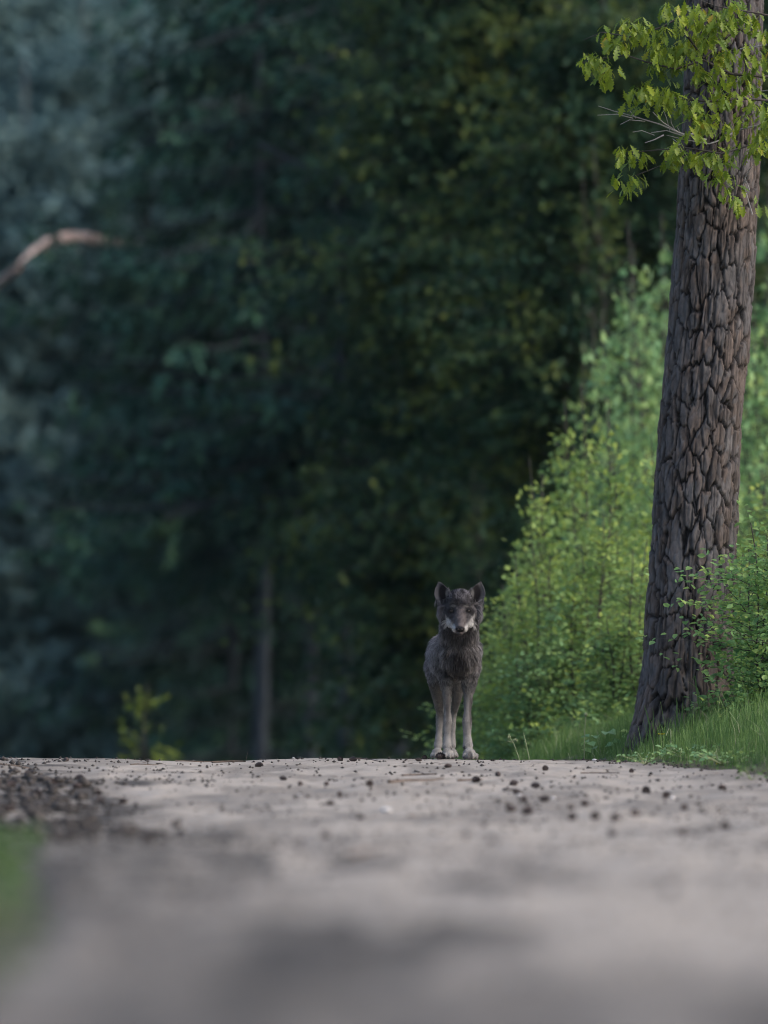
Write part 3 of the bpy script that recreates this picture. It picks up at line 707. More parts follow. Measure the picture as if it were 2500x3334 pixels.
stalk([(1690, 2470), (1672, 2420), (1655, 2395)], 62.6, 'feathery dry grass plume nearest to the wolf', 'plant', 'plume', 'grass_plume')
stalk([(2184, 2420), (2184, 2378), (2178, 2370), (2168, 2395)], 61.8, 'pale bent stalk folded over in the grass', 'plant', '', 'seed_stalk')
stalk([(2154, 2440), (2153, 2392)], 62.0, 'small yellow flower in the grass before the pine', 'flower', 'flower', 'yellow_flower')
stalk([(2497, 2420), (2492, 2360)], 62.3, 'yellow flower among grass at the far right', 'flower', 'flower', 'yellow_flower')
stalk([(2340, 2500), (2342, 2490)], 59.6, 'tiny yellow flower low at the edge of the road', 'flower', 'flower', 'yellow_flower')
# low broad herbs at the edge
def herb(X, Y, R, n, leaf, lab, mat, d=None, name='leafy_herb', hh=.05):
    g0 = ground_at(X, Y) if d is None else Vector(((X - 1250) / F * d, d, gz((X - 1250) / F * d, d)))
    a = rng.uniform(0, 6.28, n); r_ = R * rng.uniform(.1, 1, n) ** .7; z_ = hh * rng.uniform(.2, 1.3, n)
    pp = np.stack([np.cos(a) * r_, np.sin(a) * r_, z_], 1)
    V, Q = leaf_geo(pp, np.stack([np.cos(a), np.sin(a), rng.uniform(-.3, .6, n)], 1), unit(rng.normal(0, .35, (n, 3)) + [0, -.2, 1]), leaf * rng.uniform(.7, 1.3, n), leaf * .7 * rng.uniform(.8, 1.2, n), True)
    e = empty(name, g0); tag(e, lab, 'plant'); mesh('leaves', V, Q, mat, e)['kind'] = 'stuff'
    b = MB()
    for i in range(0, n, 3): b.tube([(0, 0, 0), pp[i] * .6 + [0, 0, .004], pp[i]], [.002, .0015, .001], 3)
    b.build('stems', M_straw, e)['kind'] = 'stuff'
herb(2235, 2470, .16, 60, .035, 'low pale leafy herb in the grass below the trunk', M_fresh)
herb(2350, 2490, .2, 70, .03, 'wide clump of small leaves at the bank foot', M_fresh)
herb(2445, 2540, .06, 16, .03, 'single small green tuft on the sand at right', M_grass)
herb(2100, 2490, .15, 40, .025, 'low herb patch at the left end of the bank foot', M_fresh)
herb(1960, 2375, .12, 14, .07, 'broad bluish leaves left of the pine foot', M_fresh, 64.2, hh=.12)
herb(0, 2900, .085, 45, .04, 'blurred green plant at the lower left edge of the road', M_grass, 28, 'roadside_plant', .11)
herb(-120, 2850, .19, 80, .06, 'second blurred green plant mostly outside the left edge', M_grass, 33, 'roadside_plant', .14)

# ------------------------------------------------------------------ cones, twigs, stones and litter on the road
def cone_mesh(seed):
    rr_ = random.Random(seed); b = MB(); nr = 8
    for i in range(nr):
        t = (i + .5) / nr; r0 = math.sin(math.pi * min(1, t * .92 + .06)) ** .8 * .40; z = (t - .5) * 1.0
        k = 8
        for j in range(k):
            a = (j + .5 * (i % 2)) / k * 6.283; ca_, sa_ = math.cos(a), math.sin(a); w = r0 * .42 + .03
            o_ = r0 * 1.18 + .03 + rr_.uniform(-.02, .03)
            b.add([(ca_ * r0 * .55, sa_ * r0 * .55, z - .05), (ca_ * r0 * .9 - sa_ * w, sa_ * r0 * .9 + ca_ * w, z + .03), (ca_ * o_, sa_ * o_, z + .09), (ca_ * r0 * .9 + sa_ * w, sa_ * r0 * .9 - ca_ * w, z + .03)], [[0, 1, 2, 3]])
    th = np.linspace(0, math.pi, 8); b.tube([(0, 0, -.5 * math.cos(a)) for a in th], np.maximum(.004, np.sin(th) * .33), 8)
    return b.build('pine_cone', M_cone, link=False)
cones = [cone_mesh(i) for i in range(3)]
CONES = [  # X, Y, length m, label
    (216, 2479, .042, 'lone dark cone standing on the crest at far left'), (1108, 2478, .048, 'round cone on the crest left of the wolf, beside its twin'), (1149, 2479, .05, 'cone on the crest under the arching twig'),
    (1383, 2466, .045, 'dark cone on the crest just left of the wolf paws'), (1363, 2479, .04, 'small cone lying before the one nearest the wolf paws'), (1435, 2473, .075, 'large dark cone lying right in front of the wolf paw'),
    (1459, 2500, .045, 'cone lying on sand straight below the wolf paws'), (842, 2497, .05, 'cone pair member near the crest at left centre'), (921, 2541, .045, 'left cone of the row of three on bare sand'),
    (977, 2558, .04, 'bluish cone, middle of the row of three on bare sand'), (1062, 2558, .038, 'right cone of the row of three on bare sand'), (1203, 2560, .055, 'wide cone lying in the middle of the road'),
    (1621, 2528, .045, 'cone lying below and right of the wolf'), (1775, 2509, .05, 'bluish black cone alone on smooth sand right of the wolf'), (1673, 2558, .055, 'cone at the top of the scattered cluster right of centre'),
    (1683, 2586, .05, 'cone beside a white pebble in the cluster'), (1742, 2565, .055, 'upright cone at the right of the cluster'), (1706, 2610, .05, 'cone in the lower part of the cluster'),
    (1770, 2610, .055, 'flat cone beneath the upright cone'), (2104, 2583, .065, 'large round black cone on the right side of the road'), (2168, 2598, .055, 'cone just right of the large round black one'),
    (1664, 2643, .06, 'long dark cone at the lower left of the cluster'), (1719, 2653, .075, 'biggest blurred cone at the bottom of the cluster'), (1859, 2635, .045, 'small cone between the cluster and the right cones'),
    (1862, 2671, .065, 'blurred cone right of the cluster bottom'), (1937, 2668, .065, 'tilted dark cone in the blurred row'), (2066, 2656, .06, 'pale topped cone of the blurred row'),
    (2006, 2669, .05, 'small cone inside the blurred row'), (1992, 2722, .05, 'blurred cone below the row at right'), (2360, 2699, .06, 'blurred cone by itself near the right edge'),
    (2223, 2716, .05, 'faint blurred cone left of the one by the right edge'), (2226, 2637, .05, 'grey cone on dim sand at right'), (2352, 2571, .05, 'tall grey cone near the right grass'),
    (2056, 2516, .04, 'small dark cone near the bank foot'), (401, 2616, .05, 'bluish cone at the end of the dirt patch at left'), (175, 2555, .06, 'round dark cone inside the dirt patch'),
    (34, 2565, .07, 'big dark cone at the left edge'), (34, 2643, .06, 'lower dark cone at the left edge'), (90, 2639, .06, 'dark cone in the lower dirt patch'), (113, 2598, .08, 'big tilted dark cone in the dirt patch'),
    (258, 2540, .055, 'upper cone of a stacked looking pair in the dirt'), (252, 2567, .055, 'lower cone of a stacked looking pair in the dirt'), (264, 2598, .06, 'wide cone in the middle of the dirt patch'),
    (320, 2588, .045, 'small bluish cone right of the wide cone in dirt'), (324, 2613, .045, 'small cone below the bluish one in dirt'), (1105, 2592, .04, 'faint cone below the row of three'),
    (1074, 2622, .045, 'faint blurred cone on open sand at centre'), (1061, 2727, .05, 'blurred cone low on the open sand'), (573, 2693, .05, 'blurred cone below the dirt patch'), (1172, 2667, .04, 'faint cone far below the wide middle cone'),
    (2184, 2905, .055, 'very blurred cone in the near sand at right'), (482, 2745, .06, 'very blurred cone at the dirt edge'), (177, 2722, .06, 'blurred cone in the lower left dirt'), (1597, 2741, .035, 'small faint cone below the cluster'),
    (1574, 2692, .035, 'small pale brown cone below the long dark cone'), (90, 2526, .055, 'cone near the crest above the dirt patch'), (1551, 2547, .06, 'cone lying by the dark twig right of centre'), (1905, 2624, .05, 'greyish cone half sunk in sand')]
rr = random.Random(4)
for X, Y, L, lab in CONES:
    g0 = ground_at(X, Y); o = bpy.data.objects.new('pine_cone', cones[rr.randrange(3)]); COL.objects.link(o)
    o.location = g0 + Vector((0, 0, L * .22)); o.scale = (L * .68, L * .68, L * .9)
    o.rotation_euler = (math.pi / 2 + rr.uniform(-.3, .3), rr.uniform(0, 3), rr.uniform(0, 6.28))
    tag(o, lab, 'pine cone', 'pine cones lying on the sandy road')
TW = [([(425, 2491), (450, 2488), (500, 2489), (545, 2487)], 0, .0035, 'thin straight twig near the crest at left'), ([(570, 2478), (640, 2474), (700, 2482)], 0, .004, 'twig on the crest left of centre'),
      ([(690, 2484), (760, 2479), (800, 2481)], 0, .006, 'dark bark piece on the crest left of centre'), ([(1150, 2468), (1180, 2462), (1210, 2470), (1235, 2484)], .02, .004, 'arching twig standing on the crest beside two cones'),
      ([(1265, 2550), (1330, 2540), (1400, 2543), (1440, 2536)], 0, .008, 'long dark stick lying left below the wolf'), ([(1310, 2528), (1370, 2518), (1420, 2520)], .01, .006, 'tangle twig above the long dark stick'),
      ([(1350, 2512), (1385, 2524), (1425, 2530)], .01, .005, 'twig crossing the tangle below the wolf'), ([(1490, 2545), (1540, 2540), (1570, 2535)], 0, .006, 'dark stick right of the long one'),
      ([(1130, 2795), (1190, 2775), (1250, 2768)], 0, .010, 'blurred curved stick low on the open sand'), ([(1640, 2572), (1665, 2580), (1695, 2592)], 0, .006, 'stick among the cone cluster'),
      ([(800, 2470), (806, 2445)], .01, .0015, 'hair thin stem sticking up from the crest'), ([(0, 2490), (60, 2497), (110, 2505)], 0, .005, 'thin root at the far left crest'),
      ([(1890, 2520), (1960, 2518), (2010, 2522)], 0, .004, 'thin twig right of the bluish black cone'), ([(1330, 2660), (1370, 2655), (1410, 2660)], 0, .006, 'faint blurred stick at the middle of the road')]
for ctl, arch, r0, lab in TW:
    g = []
    for i, (X, Y) in enumerate(ctl):
        if Y < 2470: p_ = P(X, Y, 62.0)
        else: p_ = ground_at(X, max(Y, 2478)) + Vector((0, 0, r0 * .8 + arch * rr.uniform(0, 1)))
        g.append(p_)
    # keep lengths plausible in depth
    y0 = g[0].y
    pts = [Vector((p_.x, y0 + max(-.5, min(.5, (p_.y - y0) * .5)), 0)) for p_ in g]
    for p_, q in zip(pts, g): p_.z = q.z if q.z > zt1(p_.x, p_.y) + .02 else zt1(p_.x, p_.y) + r0 * .8
    b = MB(); b.tube([p_ - pts[0] for p_ in pts], np.linspace(r0, r0 * .5, len(pts)), 6)
    o = b.build('twig', M_twig, smooth=True); o.location = pts[0]; tag(o, lab, 'twig', 'twigs lying on the sandy road')
def stone_mesh():
    ico = []
    th = np.linspace(0, math.pi, 6); b = MB(); b.tube([(0, 0, -.5 * math.cos(a)) for a in th], np.maximum(.01, np.sin(th) * .5), 7)
    V = b.V[0]; V += .12 * np.stack([noise(V[:, 0] * 3, V[:, 1] * 3, V[:, 2] * 3, seed=s) for s in (1, 2, 3)], 1)
    return b.build('stone', M_stone, smooth=True, link=False)
st_me = stone_mesh()
for X, Y, L, lab in [(1256, 2644, .06, 'white stone in the middle of the road'), (1690, 2592, .03, 'white pebble beside a cone in the cluster'), (2190, 2600, .03, 'pale pebble right of the two dark cones'),
                     (1935, 2462, .03, 'pale bark chip on the crest at the bank foot'), (955, 2470, .02, 'tiny white stone on the crest at centre'), (1802, 2602, .03, 'whitish pebble at the right of the cluster'), (975, 2590, .02, 'tiny white stone near the row of three cones')]:
    g0 = ground_at(X, Y); o = bpy.data.objects.new('stone', st_me); COL.objects.link(o); o.location = g0 + Vector((0, 0, L * .1)); o.scale = (L, L * .8, L * .5)
    o.rotation_euler.z = rr.uniform(0, 6); tag(o, lab, 'stone', 'pale stones on the sandy road')
# clods and crumbs nobody could count
n = 26000
cx = rng.uniform(-2.4, 2.4, n); cy = rng.uniform(22, 64, n)
hw = cy * .036
lf = sstep(.0, .5, (-.75 - .055 * (cy - 46)) - cx + .35 * noise(cx / .5, cy / 1.6, seed=21)) * sstep(40, 46, cy)
pr = .14 + 1.0 * lf + .35 * (noise(cx / .3, cy / .9, seed=51) > .35)
pr = pr + .9 * (1 - sstep(.0, .35, eR(cy) - cx)) * sstep(48, 52, cy)
kp = (np.abs(cx) < hw + .1) & (cx > eL(cy) + .02) & (cx < eR(cy)) & (rng.uniform(0, 1, n) < pr)
cx, cy, lf = cx[kp], cy[kp], lf[kp]; n = len(cx)
s = rng.uniform(.003, .011, n) * (1 + 3.2 * lf * rng.uniform(0, 1, n) ** 3)
octa = np.array([(1, 0, 0), (0, 1, 0), (-1, 0, 0), (0, -1, 0), (0, 0, .8), (0, 0, -.5)], float); of = np.array([(0, 1, 4), (1, 2, 4), (2, 3, 4), (3, 0, 4), (1, 0, 5), (2, 1, 5), (3, 2, 5), (0, 3, 5)])
V = octa[None] * s[:, None, None] * rng.uniform(.6, 1.5, (n, 6, 1)) + np.stack([cx, cy, zt(cx, cy) + s * .35], 1)[:, None]
o = mesh('soil_crumbs', V.reshape(-1, 3), (np.arange(n)[:, None, None] * 6 + of[None]).reshape(-1, 3), M_soil); tag(o, 'dark soil crumbs and bark bits strewn over the sand', 'debris', kind='stuff')
n = 2600; cx = rng.uniform(-2.3, 2.4, n); cy = rng.uniform(40, 63, n); kp = (np.abs(cx) < cy * .036) & (cx < eR(cy) + .3)
cx, cy = cx[kp], cy[kp]; n = len(cx); a = rng.uniform(0, 6.28, n)
V, Q = leaf_geo(np.stack([cx, cy, zt(cx, cy) + .004], 1), np.stack([np.cos(a), np.sin(a), .05 * np.sin(a * 3)], 1), np.tile([0, 0, 1.], (n, 1)) + rng.normal(0, .3, (n, 3)), rng.uniform(.02, .08, n), rng.uniform(.002, .006, n))
o = mesh('needle_litter', V, Q, M_twig); tag(o, 'fallen needles and bark slivers strewn over the sand', 'debris', kind='stuff')

# ------------------------------------------------------------------ the wolf
wx = (1497 - 1250) / F * 62.0
wolf = empty('wolf', (wx, 62.0, 0)); wz = zt1(wx, 62.15); wolf.location.z = wz
tag(wolf, 'young grey wolf standing on the road crest facing us with ears up', 'wolf')
icoV = None
def ico_base():
    import bmesh
    bm = bmesh.new(); bmesh.ops.create_icosphere(bm, subdivisions=3, radius=1)
    V = np.array([v.co[:] for v in bm.verts]); T = np.array([[v.index for v in f.verts] for f in bm.faces]); bm.free(); return V, T
IV, IT = ico_base()
B = MB()
def ell(x, y, z, rx, ry=None, rz=None, M=None):
    v = IV * np.array([rx, ry or rx, rz or rx])
    if M is not None: v = v @ M.T
    B.add(v + np.array([x, y, z]), T=IT)
def chain(ctl, n=10):
    """ctl rows: x,y,z,rx,ry,rz (or x,y,z,r)"""
    c = np.array([list(r) + [r[3]] * (6 - len(r)) for r in ctl], float)
    for a, b_ in zip(c[:-1], c[1:]):
        L = np.linalg.norm(b_[:3] - a[:3]); m_ = max(3, int(L / (min(a[3:].min(), b_[3:].min()) * .35)) + 1)
        for t in np.linspace(0, 1, m_): ell(*(a * (1 - t) + b_ * t))
# torso and neck
chain([(.0, .15, .565, .088, .10, .105), (-.010, .27, .585, .100, .13, .145), (-.045, .46, .55, .098, .14, .135), (-.065, .70, .555, .088, .13, .11), (-.083, .92, .565, .082, .12, .11), (-.085, 1.0, .57, .055, .07, .08)])
chain([(-.008, .25, .62, .098, .10, .11), (-.005, .15, .68, .092, .095, .10), (.0, .08, .76, .085, .09, .09), (.0, .05, .83, .078, .09, .08)])
# front legs
chain([(-0.07, 0.24, 0.6, 0.05, 0.07, 0.07), (-0.078, 0.25, 0.5, 0.042, 0.055, 0.06), (-0.072, 0.22, 0.43, 0.03616, 0.04104, 0.04), (-0.07, 0.19, 0.34, 0.02235, 0.02415, 0.03), (-0.066, 0.165, 0.26, 0.01846, 0.0195, 0.02), (-0.066, 0.15, 0.2, 0.02575, 0.02514, 0.024), (-0.068, 0.145, 0.13, 0.02089, 0.01858, 0.02), (-0.068, 0.13, 0.07, 0.02712, 0.02592, 0.022)])
chain([(0.056, 0.22, 0.6, 0.05, 0.07, 0.07), (0.062, 0.23, 0.5, 0.042, 0.055, 0.06), (0.052, 0.2, 0.43, 0.04068, 0.04104, 0.04), (0.046, 0.17, 0.34, 0.02527, 0.02601, 0.03), (0.043, 0.145, 0.26, 0.02041, 0.02043, 0.022), (0.04, 0.13, 0.2, 0.0274, 0.02619, 0.026), (0.041, 0.125, 0.13, 0.02138, 0.0195, 0.021), (0.045, 0.11, 0.07, 0.02938, 0.027, 0.023)])
# hind legs
chain([(-0.116, 0.93, 0.53, 0.052, 0.1, 0.09), (-0.125, 0.86, 0.5, 0.052, 0.08, 0.08), (-0.124, 0.82, 0.42, 0.04294, 0.0594, 0.05), (-0.118, 0.88, 0.34, 0.03013, 0.03715, 0.035), (-0.106, 0.97, 0.26, 0.02041, 0.02415, 0.024), (-0.106, 0.985, 0.23, 0.02192, 0.02514, 0.02), (-0.108, 0.965, 0.14, 0.01895, 0.01672, 0.02), (-0.114, 0.945, 0.07, 0.02486, 0.02376, 0.02)])
chain([(-0.03, 0.93, 0.53, 0.055, 0.1, 0.09), (-0.01, 0.86, 0.5, 0.048, 0.075, 0.08), (-0.006, 0.82, 0.42, 0.04181, 0.054, 0.05), (-0.01, 0.88, 0.34, 0.02721, 0.03344, 0.034), (-0.024, 0.97, 0.265, 0.01749, 0.02229, 0.022), (-0.03, 0.985, 0.23, 0.01754, 0.02305, 0.02), (-0.034, 0.965, 0.14, 0.01555, 0.01579, 0.02), (-0.036, 0.945, 0.07, 0.02147, 0.02268, 0.02)])
def paw(x, y, s=1.0, tx=0):
    ell(x, y + .0, .032, .030 * s, .038 * s, .026 * s)
    for i, (dx, dy) in enumerate(((-.026, -.025), (-.009, -.042), (.009, -.042), (.026, -.025))):
        ell(x + dx * s + tx * .3, y + dy * s, .017, .0115 * s, .021 * s, .0155 * s)
paw(-.066, .105, 1.12); paw(.052, .085, 1.2, .02); paw(-.120, .925, 1.05); paw(-.036, .925, .95)
# tail
chain([(-.085, 1.05, .58, .03), (-.088, 1.11, .53, .04), (-.085, 1.14, .45, .045), (-.08, 1.12, .34, .03), (-.08, 1.11, .29, .012)])
# head
ell(0, .045, .862, .076, .088, .066); ell(0, .0, .845, .062, .06, .05)
for s in (-1, 1):
    ell(s * .040, .005, .795, .040, .055, .042); ell(s * .062, .05, .80, .038, .055, .05); ell(s * .032, -.03, .765, .034, .05, .035)
    ell(s * .030, -.012, .836, .022, .022, .014); ell(s * .034, -.065, .742, .024, .045, .030); ell(s * .050, -.02, .745, .024, .04, .030); ell(s * .026, -.11, .715, .018, .035, .024); ell(s * .018, -.135, .712, .017, .030, .019)
chain([(0, -.02, .815, .036, .04, .034), (0, -.07, .783, .030, .035, .030), (0, -.12, .748, .025, .03, .026), (0, -.165, .722, .019, .02, .019)])
chain([(0, .0, .75, .045, .05, .035), (0, -.07, .713, .032, .04, .024), (0, -.13, .688, .019, .028, .015)])
# ears: cupped thick shells
def ear(s):
    b0 = np.array([s * .112, .075, .850]); b1 = np.array([s * .044, .045, .893]); tip = np.array([s * .116, .07, .972])
    nu_, nv_ = 13, 15; F_, K_ = [], []
    for j in range(nv_):
        t = j / (nv_ - 1)
        for i in range(nu_):
            q = i / (nu_ - 1); l_ = b0 * (1 - q) + b1 * q
            wv_ = (1 - t ** 1.75) if t < 1 else 0
            c0 = (b0 + b1) / 2 + (tip - (b0 + b1) / 2) * t
            p_ = c0 + (l_ - (b0 + b1) / 2) * (wv_ * .98 + .02) * (1 + .13 * math.sin(t * 3.0))
            p_ = p_ + np.array([s * .010 * math.sin(t * 3.14) * (1 - q) * 1.6, 0, 0])
            cup = (1 - (2 * q - 1) ** 2) * .036 * (1 - t * .75)
            F_.append(p_ + [0, cup, 0]); K_.append(p_ + [0, cup + .010 + .004 * (1 - t), 0])
    V = np.array(F_ + K_); n_ = nu_ * nv_; Qs = []
    for j in range(nv_ - 1):
        for i in range(nu_ - 1):
            a = j * nu_ + i; Qs += [(a, a + 1, a + nu_ + 1, a + nu_), (n_ + a, n_ + a + nu_, n_ + a + nu_ + 1, n_ + a + 1)]
    for i in range(nu_ - 1):
        Qs += [(i, n_ + i, n_ + i + 1, i + 1)]; a = (nv_ - 1) * nu_ + i; Qs += [(a, a + 1, n_ + a + 1, n_ + a)]
    for j in range(nv_ - 1):
        a = j * nu_; Qs += [(a, a + nu_, n_ + a + nu_, n_ + a)]; a += nu_ - 1; Qs += [(a, n_ + a, n_ + a + nu_, a + nu_)]
    B.add(V, Q=Qs)
ear(-1); ear(1)
raw = B.build('raw', None)
md = raw.modifiers.new('r', 'REMESH'); md.mode = 'VOXEL'; md.voxel_size = .0042; md.use_smooth_shade = True
md = raw.modifiers.new('s', 'SMOOTH'); md.factor = .5; md.iterations = 7
dg = bpy.context.evaluated_depsgraph_get(); dg.update()
ev = raw.evaluated_get(dg); bme = bpy.data.meshes.new_from_object(ev)
bpy.data.objects.remove(raw, do_unlink=True)
bme.name = 'body'
nv = len(bme.vertices); co = np.empty(nv * 3, np.float32); bme.vertices.foreach_get('co', co); co = co.reshape(-1, 3).astype(float)
no = np.empty(nv * 3, np.float32); bme.vertices.foreach_get('normal', no); no = no.reshape(-1, 3).astype(float)
def blob(x, z, cx, cz, rx, rz, soft=.5):
    d_ = np.hypot((x - cx) / rx, (z - cz) / rz); return 1 - sstep(1 - soft, 1 + soft, d_)
def wolfcol(p, nrm):
    x, y, z = p.T; ax = np.abs(x)
    nz = fbm(x * 26, y * 26, z * 20, seed=61, o=3); ns = fbm(x * 90, y * 90, z * 60, seed=65, o=2)
    def L(c): return np.array(c)[None]
    c = L((.125, .114, .112)) * (1 + 1.5 * nz + .6 * ns)[:, None]
    def mixin(c, col, w): w = np.clip(w, 0, 1)[:, None]; return c * (1 - w) + L(col) * w
    c = mixin(c, (.20, .19, .205), sstep(.085, .14, np.abs(x + .02)) * sstep(.42, .5, z) * .7)
    frontm = 1 - sstep(.20, .30, y)
    c = mixin(c, (.014, .012, .013), blob(x, z, -.005, .545, .045, .075) * frontm * (.85 + nz))
    c = mixin(c, (.030, .027, .028), blob(x, z, .0, .45, .05, .035) * frontm * .8)
    c = mixin(c, (.035, .033, .034), blob(x, z, -.01, .64, .055, .03) * .8 * frontm)
    legs = 1 - sstep(.40, .47, z)
    c = mixin(c, (.20, .188, .178), legs * (1 - .25 * (1 - sstep(.3, .42, z))* 0)) 
    c = np.where((z < .43)[:, None], c * (1 + .35 * nz + .25 * ns)[:, None] * (1.35 - .85 * sstep(.0, .40, z))[:, None], c)
    fl = legs * (y < .30)
    c = mixin(c, (.05, .046, .046), fl * blob(x, z, -.066, .275, .010, .075) * .8 * (nrm[:, 1] < -.1))
    c = mixin(c, (.05, .046, .046), fl * blob(x, z, .060, .265, .008, .085) * .85 * (nrm[:, 1] < .3))
    for qx, qz, qr in ((-.045, .058, .006), (.025, .062, .009), (-.025, .018, .006), (.055, .03, .012), (-.068, .012, .005)): c = mixin(c, (.05, .045, .045), blob(x, z, qx, qz, qr, qr * 1.3) * .8 * fl)
    toe = (z < .028) & (y < .30)
    c = np.where(toe[:, None], c * (1 - .45 * (np.abs(np.mod(x * 55, 1) - .5) < .12))[:, None], c)
    # head
    hd = sstep(.665, .69, z) * (1 - sstep(.06, .11, y))
    c = mixin(c, (.065, .059, .063), hd * .8); c = c * np.where(hd > .3, 1 + .9 * nz + .5 * ns, 1)[:, None]
    st = sstep(-.1, .3, fbm(x * 60, z * 34, y * 10, seed=71, o=3))
    fore = hd * sstep(.80, .87, z)
    c = mixin(c, (.026, .024, .028), fore * (1 - st) * .95); c = mixin(c, (.14, .13, .145), fore * st * .55)
    c = mixin(c, (.024, .022, .025), hd * blob(x, z, 0, .85, .018, .022, .8) * .6)
    c = mixin(c, (.04, .037, .040), hd * blob(ax, z, .062, .79, .020, .030, .6) * .6)
    mz = hd * (z < .82) * (ax < .034)
    c = mixin(c, (.105, .090, .090), mz * .85)
    c = mixin(c, (.022, .020, .022), hd * blob(ax, z, .050, .806, .032, .020, .5))
    c = mixin(c, (.008, .007, .008), hd * blob(ax, z, .046, .808, .015, .011, .3))
    c = mixin(c, (.012, .011, .012), hd * blob(ax, z, 0, .708, .022, .016, .2))
    c = mixin(c, (.20, .185, .18), hd * blob(ax, z, .031, .836, .010, .006, .6))
    c = mixin(c, (.19, .18, .19), sstep(.075, .10, ax) * sstep(.56, .62, z) * (1 - sstep(.84, .87, z)) * .8 * (1 + .5 * nz))
    c = mixin(c, (.030, .027, .028), hd * blob(x, z, -.048, .772, .014, .014) * .9)
    c = mixin(c, (.045, .04, .042), hd * blob(x, z, .046, .778, .014, .012) * .7)
    zup = .722 + (ax - .022) * 1.25 + .012 * nz
    wh = .9 * hd * sstep(.020, .030, ax) * (1 - sstep(-.016, .010, z - zup + .008 * ns)) * sstep(.680, .686, z) * (1 - sstep(.074, .082, ax)) * (y < .03)
    c = mixin(c, (.46, .445, .44), wh * (.85 + .5 * ns + .2 * nz))
    c = mixin(c, (.016, .014, .015), hd * (1 - sstep(.682, .688, z)) * (y < -.05) * sstep(.672, .676, z))
    c = mixin(c, (.12, .115, .115), hd * (1 - sstep(.670, .675, z)) * (y < -.05))
    c = mixin(c, (.04, .037, .039), (z > .66) * (z < .76) * (y > -.05) * (ax < .055) * (nrm[:, 2] < .2) * (y < .08) * .75)
    # ears
    er = (z > .865) & (ax > .05) & (y > .04) | (z > .93)
    q = np.where(er, 1., 0.)
    ins = q * (nrm[:, 1] < -.25)
    c = mixin(c, (.11, .105, .11), q * .9)
    c = mixin(c, (.018, .016, .018), ins * blob(ax, z, .092, .910, .024, .046, .3))
    c = mixin(c, (.17, .165, .17), ins * blob(ax, z, .070, .905, .008, .020, .6) * .9)
    return np.clip(c, .008, .7)
colr = wolfcol(co, no)
a = bme.color_attributes.new('Col', 'FLOAT_COLOR', 'POINT'); c4 = np.ones((nv, 4), np.float32); c4[:, :3] = colr * .8; a.data.foreach_set('color', c4.ravel())
M_skin, t, out = nmat('wolf_coat')
at = t.nodes.new('ShaderNodeAttribute'); at.attribute_name = 'Col'; p_ = t.nodes.new('ShaderNodeBsdfPrincipled'); p_.inputs['Roughness'].default_value = .9; p_.inputs['Specular IOR Level'].default_value = .1
t.links.new(at.outputs['Color'], p_.inputs['Base Color']); t.links.new(p_.outputs[0], out.inputs[0])
M_fur, t, out = nmat('wolf_fur')
at = t.nodes.new('ShaderNodeAttribute'); at.attribute_name = 'Col'; p_ = t.nodes.new('ShaderNodeBsdfPrincipled'); p_.inputs['Roughness'].default_value = .55; p_.inputs['Specular IOR Level'].default_value = .25
tr = t.nodes.new('ShaderNodeBsdfTranslucent'); ms = t.nodes.new('ShaderNodeMixShader'); ms.inputs[0].default_value = .3
t.links.new(at.outputs['Color'], p_.inputs['Base Color']); t.links.new(at.outputs['Color'], tr.inputs[0])
t.links.new(p_.outputs[0], ms.inputs[1]); t.links.new(tr.outputs[0], ms.inputs[2]); t.links.new(ms.outputs[0], out.inputs[0])
bme.materials.clear(); bme.materials.append(M_skin)
body = bpy.data.objects.new('body', bme); COL.objects.link(body); body.parent = wolf
# fur
bme.calc_loop_triangles(); ntri = len(bme.loop_triangles); tri = np.empty(ntri * 3, np.int32); bme.loop_triangles.foreach_get('vertices', tri); tri = tri.reshape(-1, 3)
pa, pb, pc = co[tri[:, 0]], co[tri[:, 1]], co[tri[:, 2]]
area = np.linalg.norm(np.cross(pb - pa, pc - pa), axis=1) / 2
rng = np.random.default_rng(3); NH_ = 150000
wgt = area * np.where(pa[:, 1] < .35, 2.2, 1.0) * np.where((pa[:, 2] > .68) & (pa[:, 1] < .06), 4.0, 1.0) * np.where(pa[:, 2] < .45, 1.6, 1.0); cdf = np.cumsum(wgt) / wgt.sum()
ti = np.searchsorted(cdf, rng.uniform(0, 1, NH_)); r1, r2 = rng.uniform(0, 1, (2, NH_)); fl_ = r1 + r2 > 1; r1[fl_] = 1 - r1[fl_]; r2[fl_] = 1 - r2[fl_]
w_ = np.stack([1 - r1 - r2, r1, r2], 1)[..., None]
fp = (co[tri[ti]] * w_).sum(1); fn = unit((no[tri[ti]] * w_).sum(1)); fc = wolfcol(fp, fn)
x, y, z = fp.T; ax = np.abs(x)
face = (z > .68) & (y < .03); ears_ = (z > .88) & (ax > .05) | (z > .93)
L = np.full(NH_, .030)
L = np.where((y > .05) | (z < .6), np.interp(z, [.0, .36, .46, .54], [.007, .010, .026, .046]), L)
L = np.where(face, np.interp(z, [.70, .76, .84, .9], [.006, .009, .009, .013]), L); L = np.where((z < .735) & (ax < .03) & (y < 0), .003, L); L = np.where((z > .74) & (z < .85) & (ax > .06) & (y > .02), .042, L); L = np.where(ears_, .006, L)
L = np.where((z > .91) & (ax < .05), .020, L)
L = np.where((z > .84) & (ax < .062), .015, L)
L = np.where((y > 1.0) & (z < .66) & (z > .25), .05, L)
ruff = (z > .74) & (z < .84) & (ax > .06) & (y > .02)
L = L * rng.uniform(.5, 1.25, NH_)
flow = np.stack([0 * x, 0 * x + .35, -1 + 0 * x], 1)
flow = np.where(face[:, None], np.stack([x * 6, .9 + 0 * x, .3 + 0 * x], 1), flow)
flow = np.where(ruff[:, None], np.stack([np.sign(x) * .9, .1 + 0 * x, -1.0 + 0 * x], 1), flow)
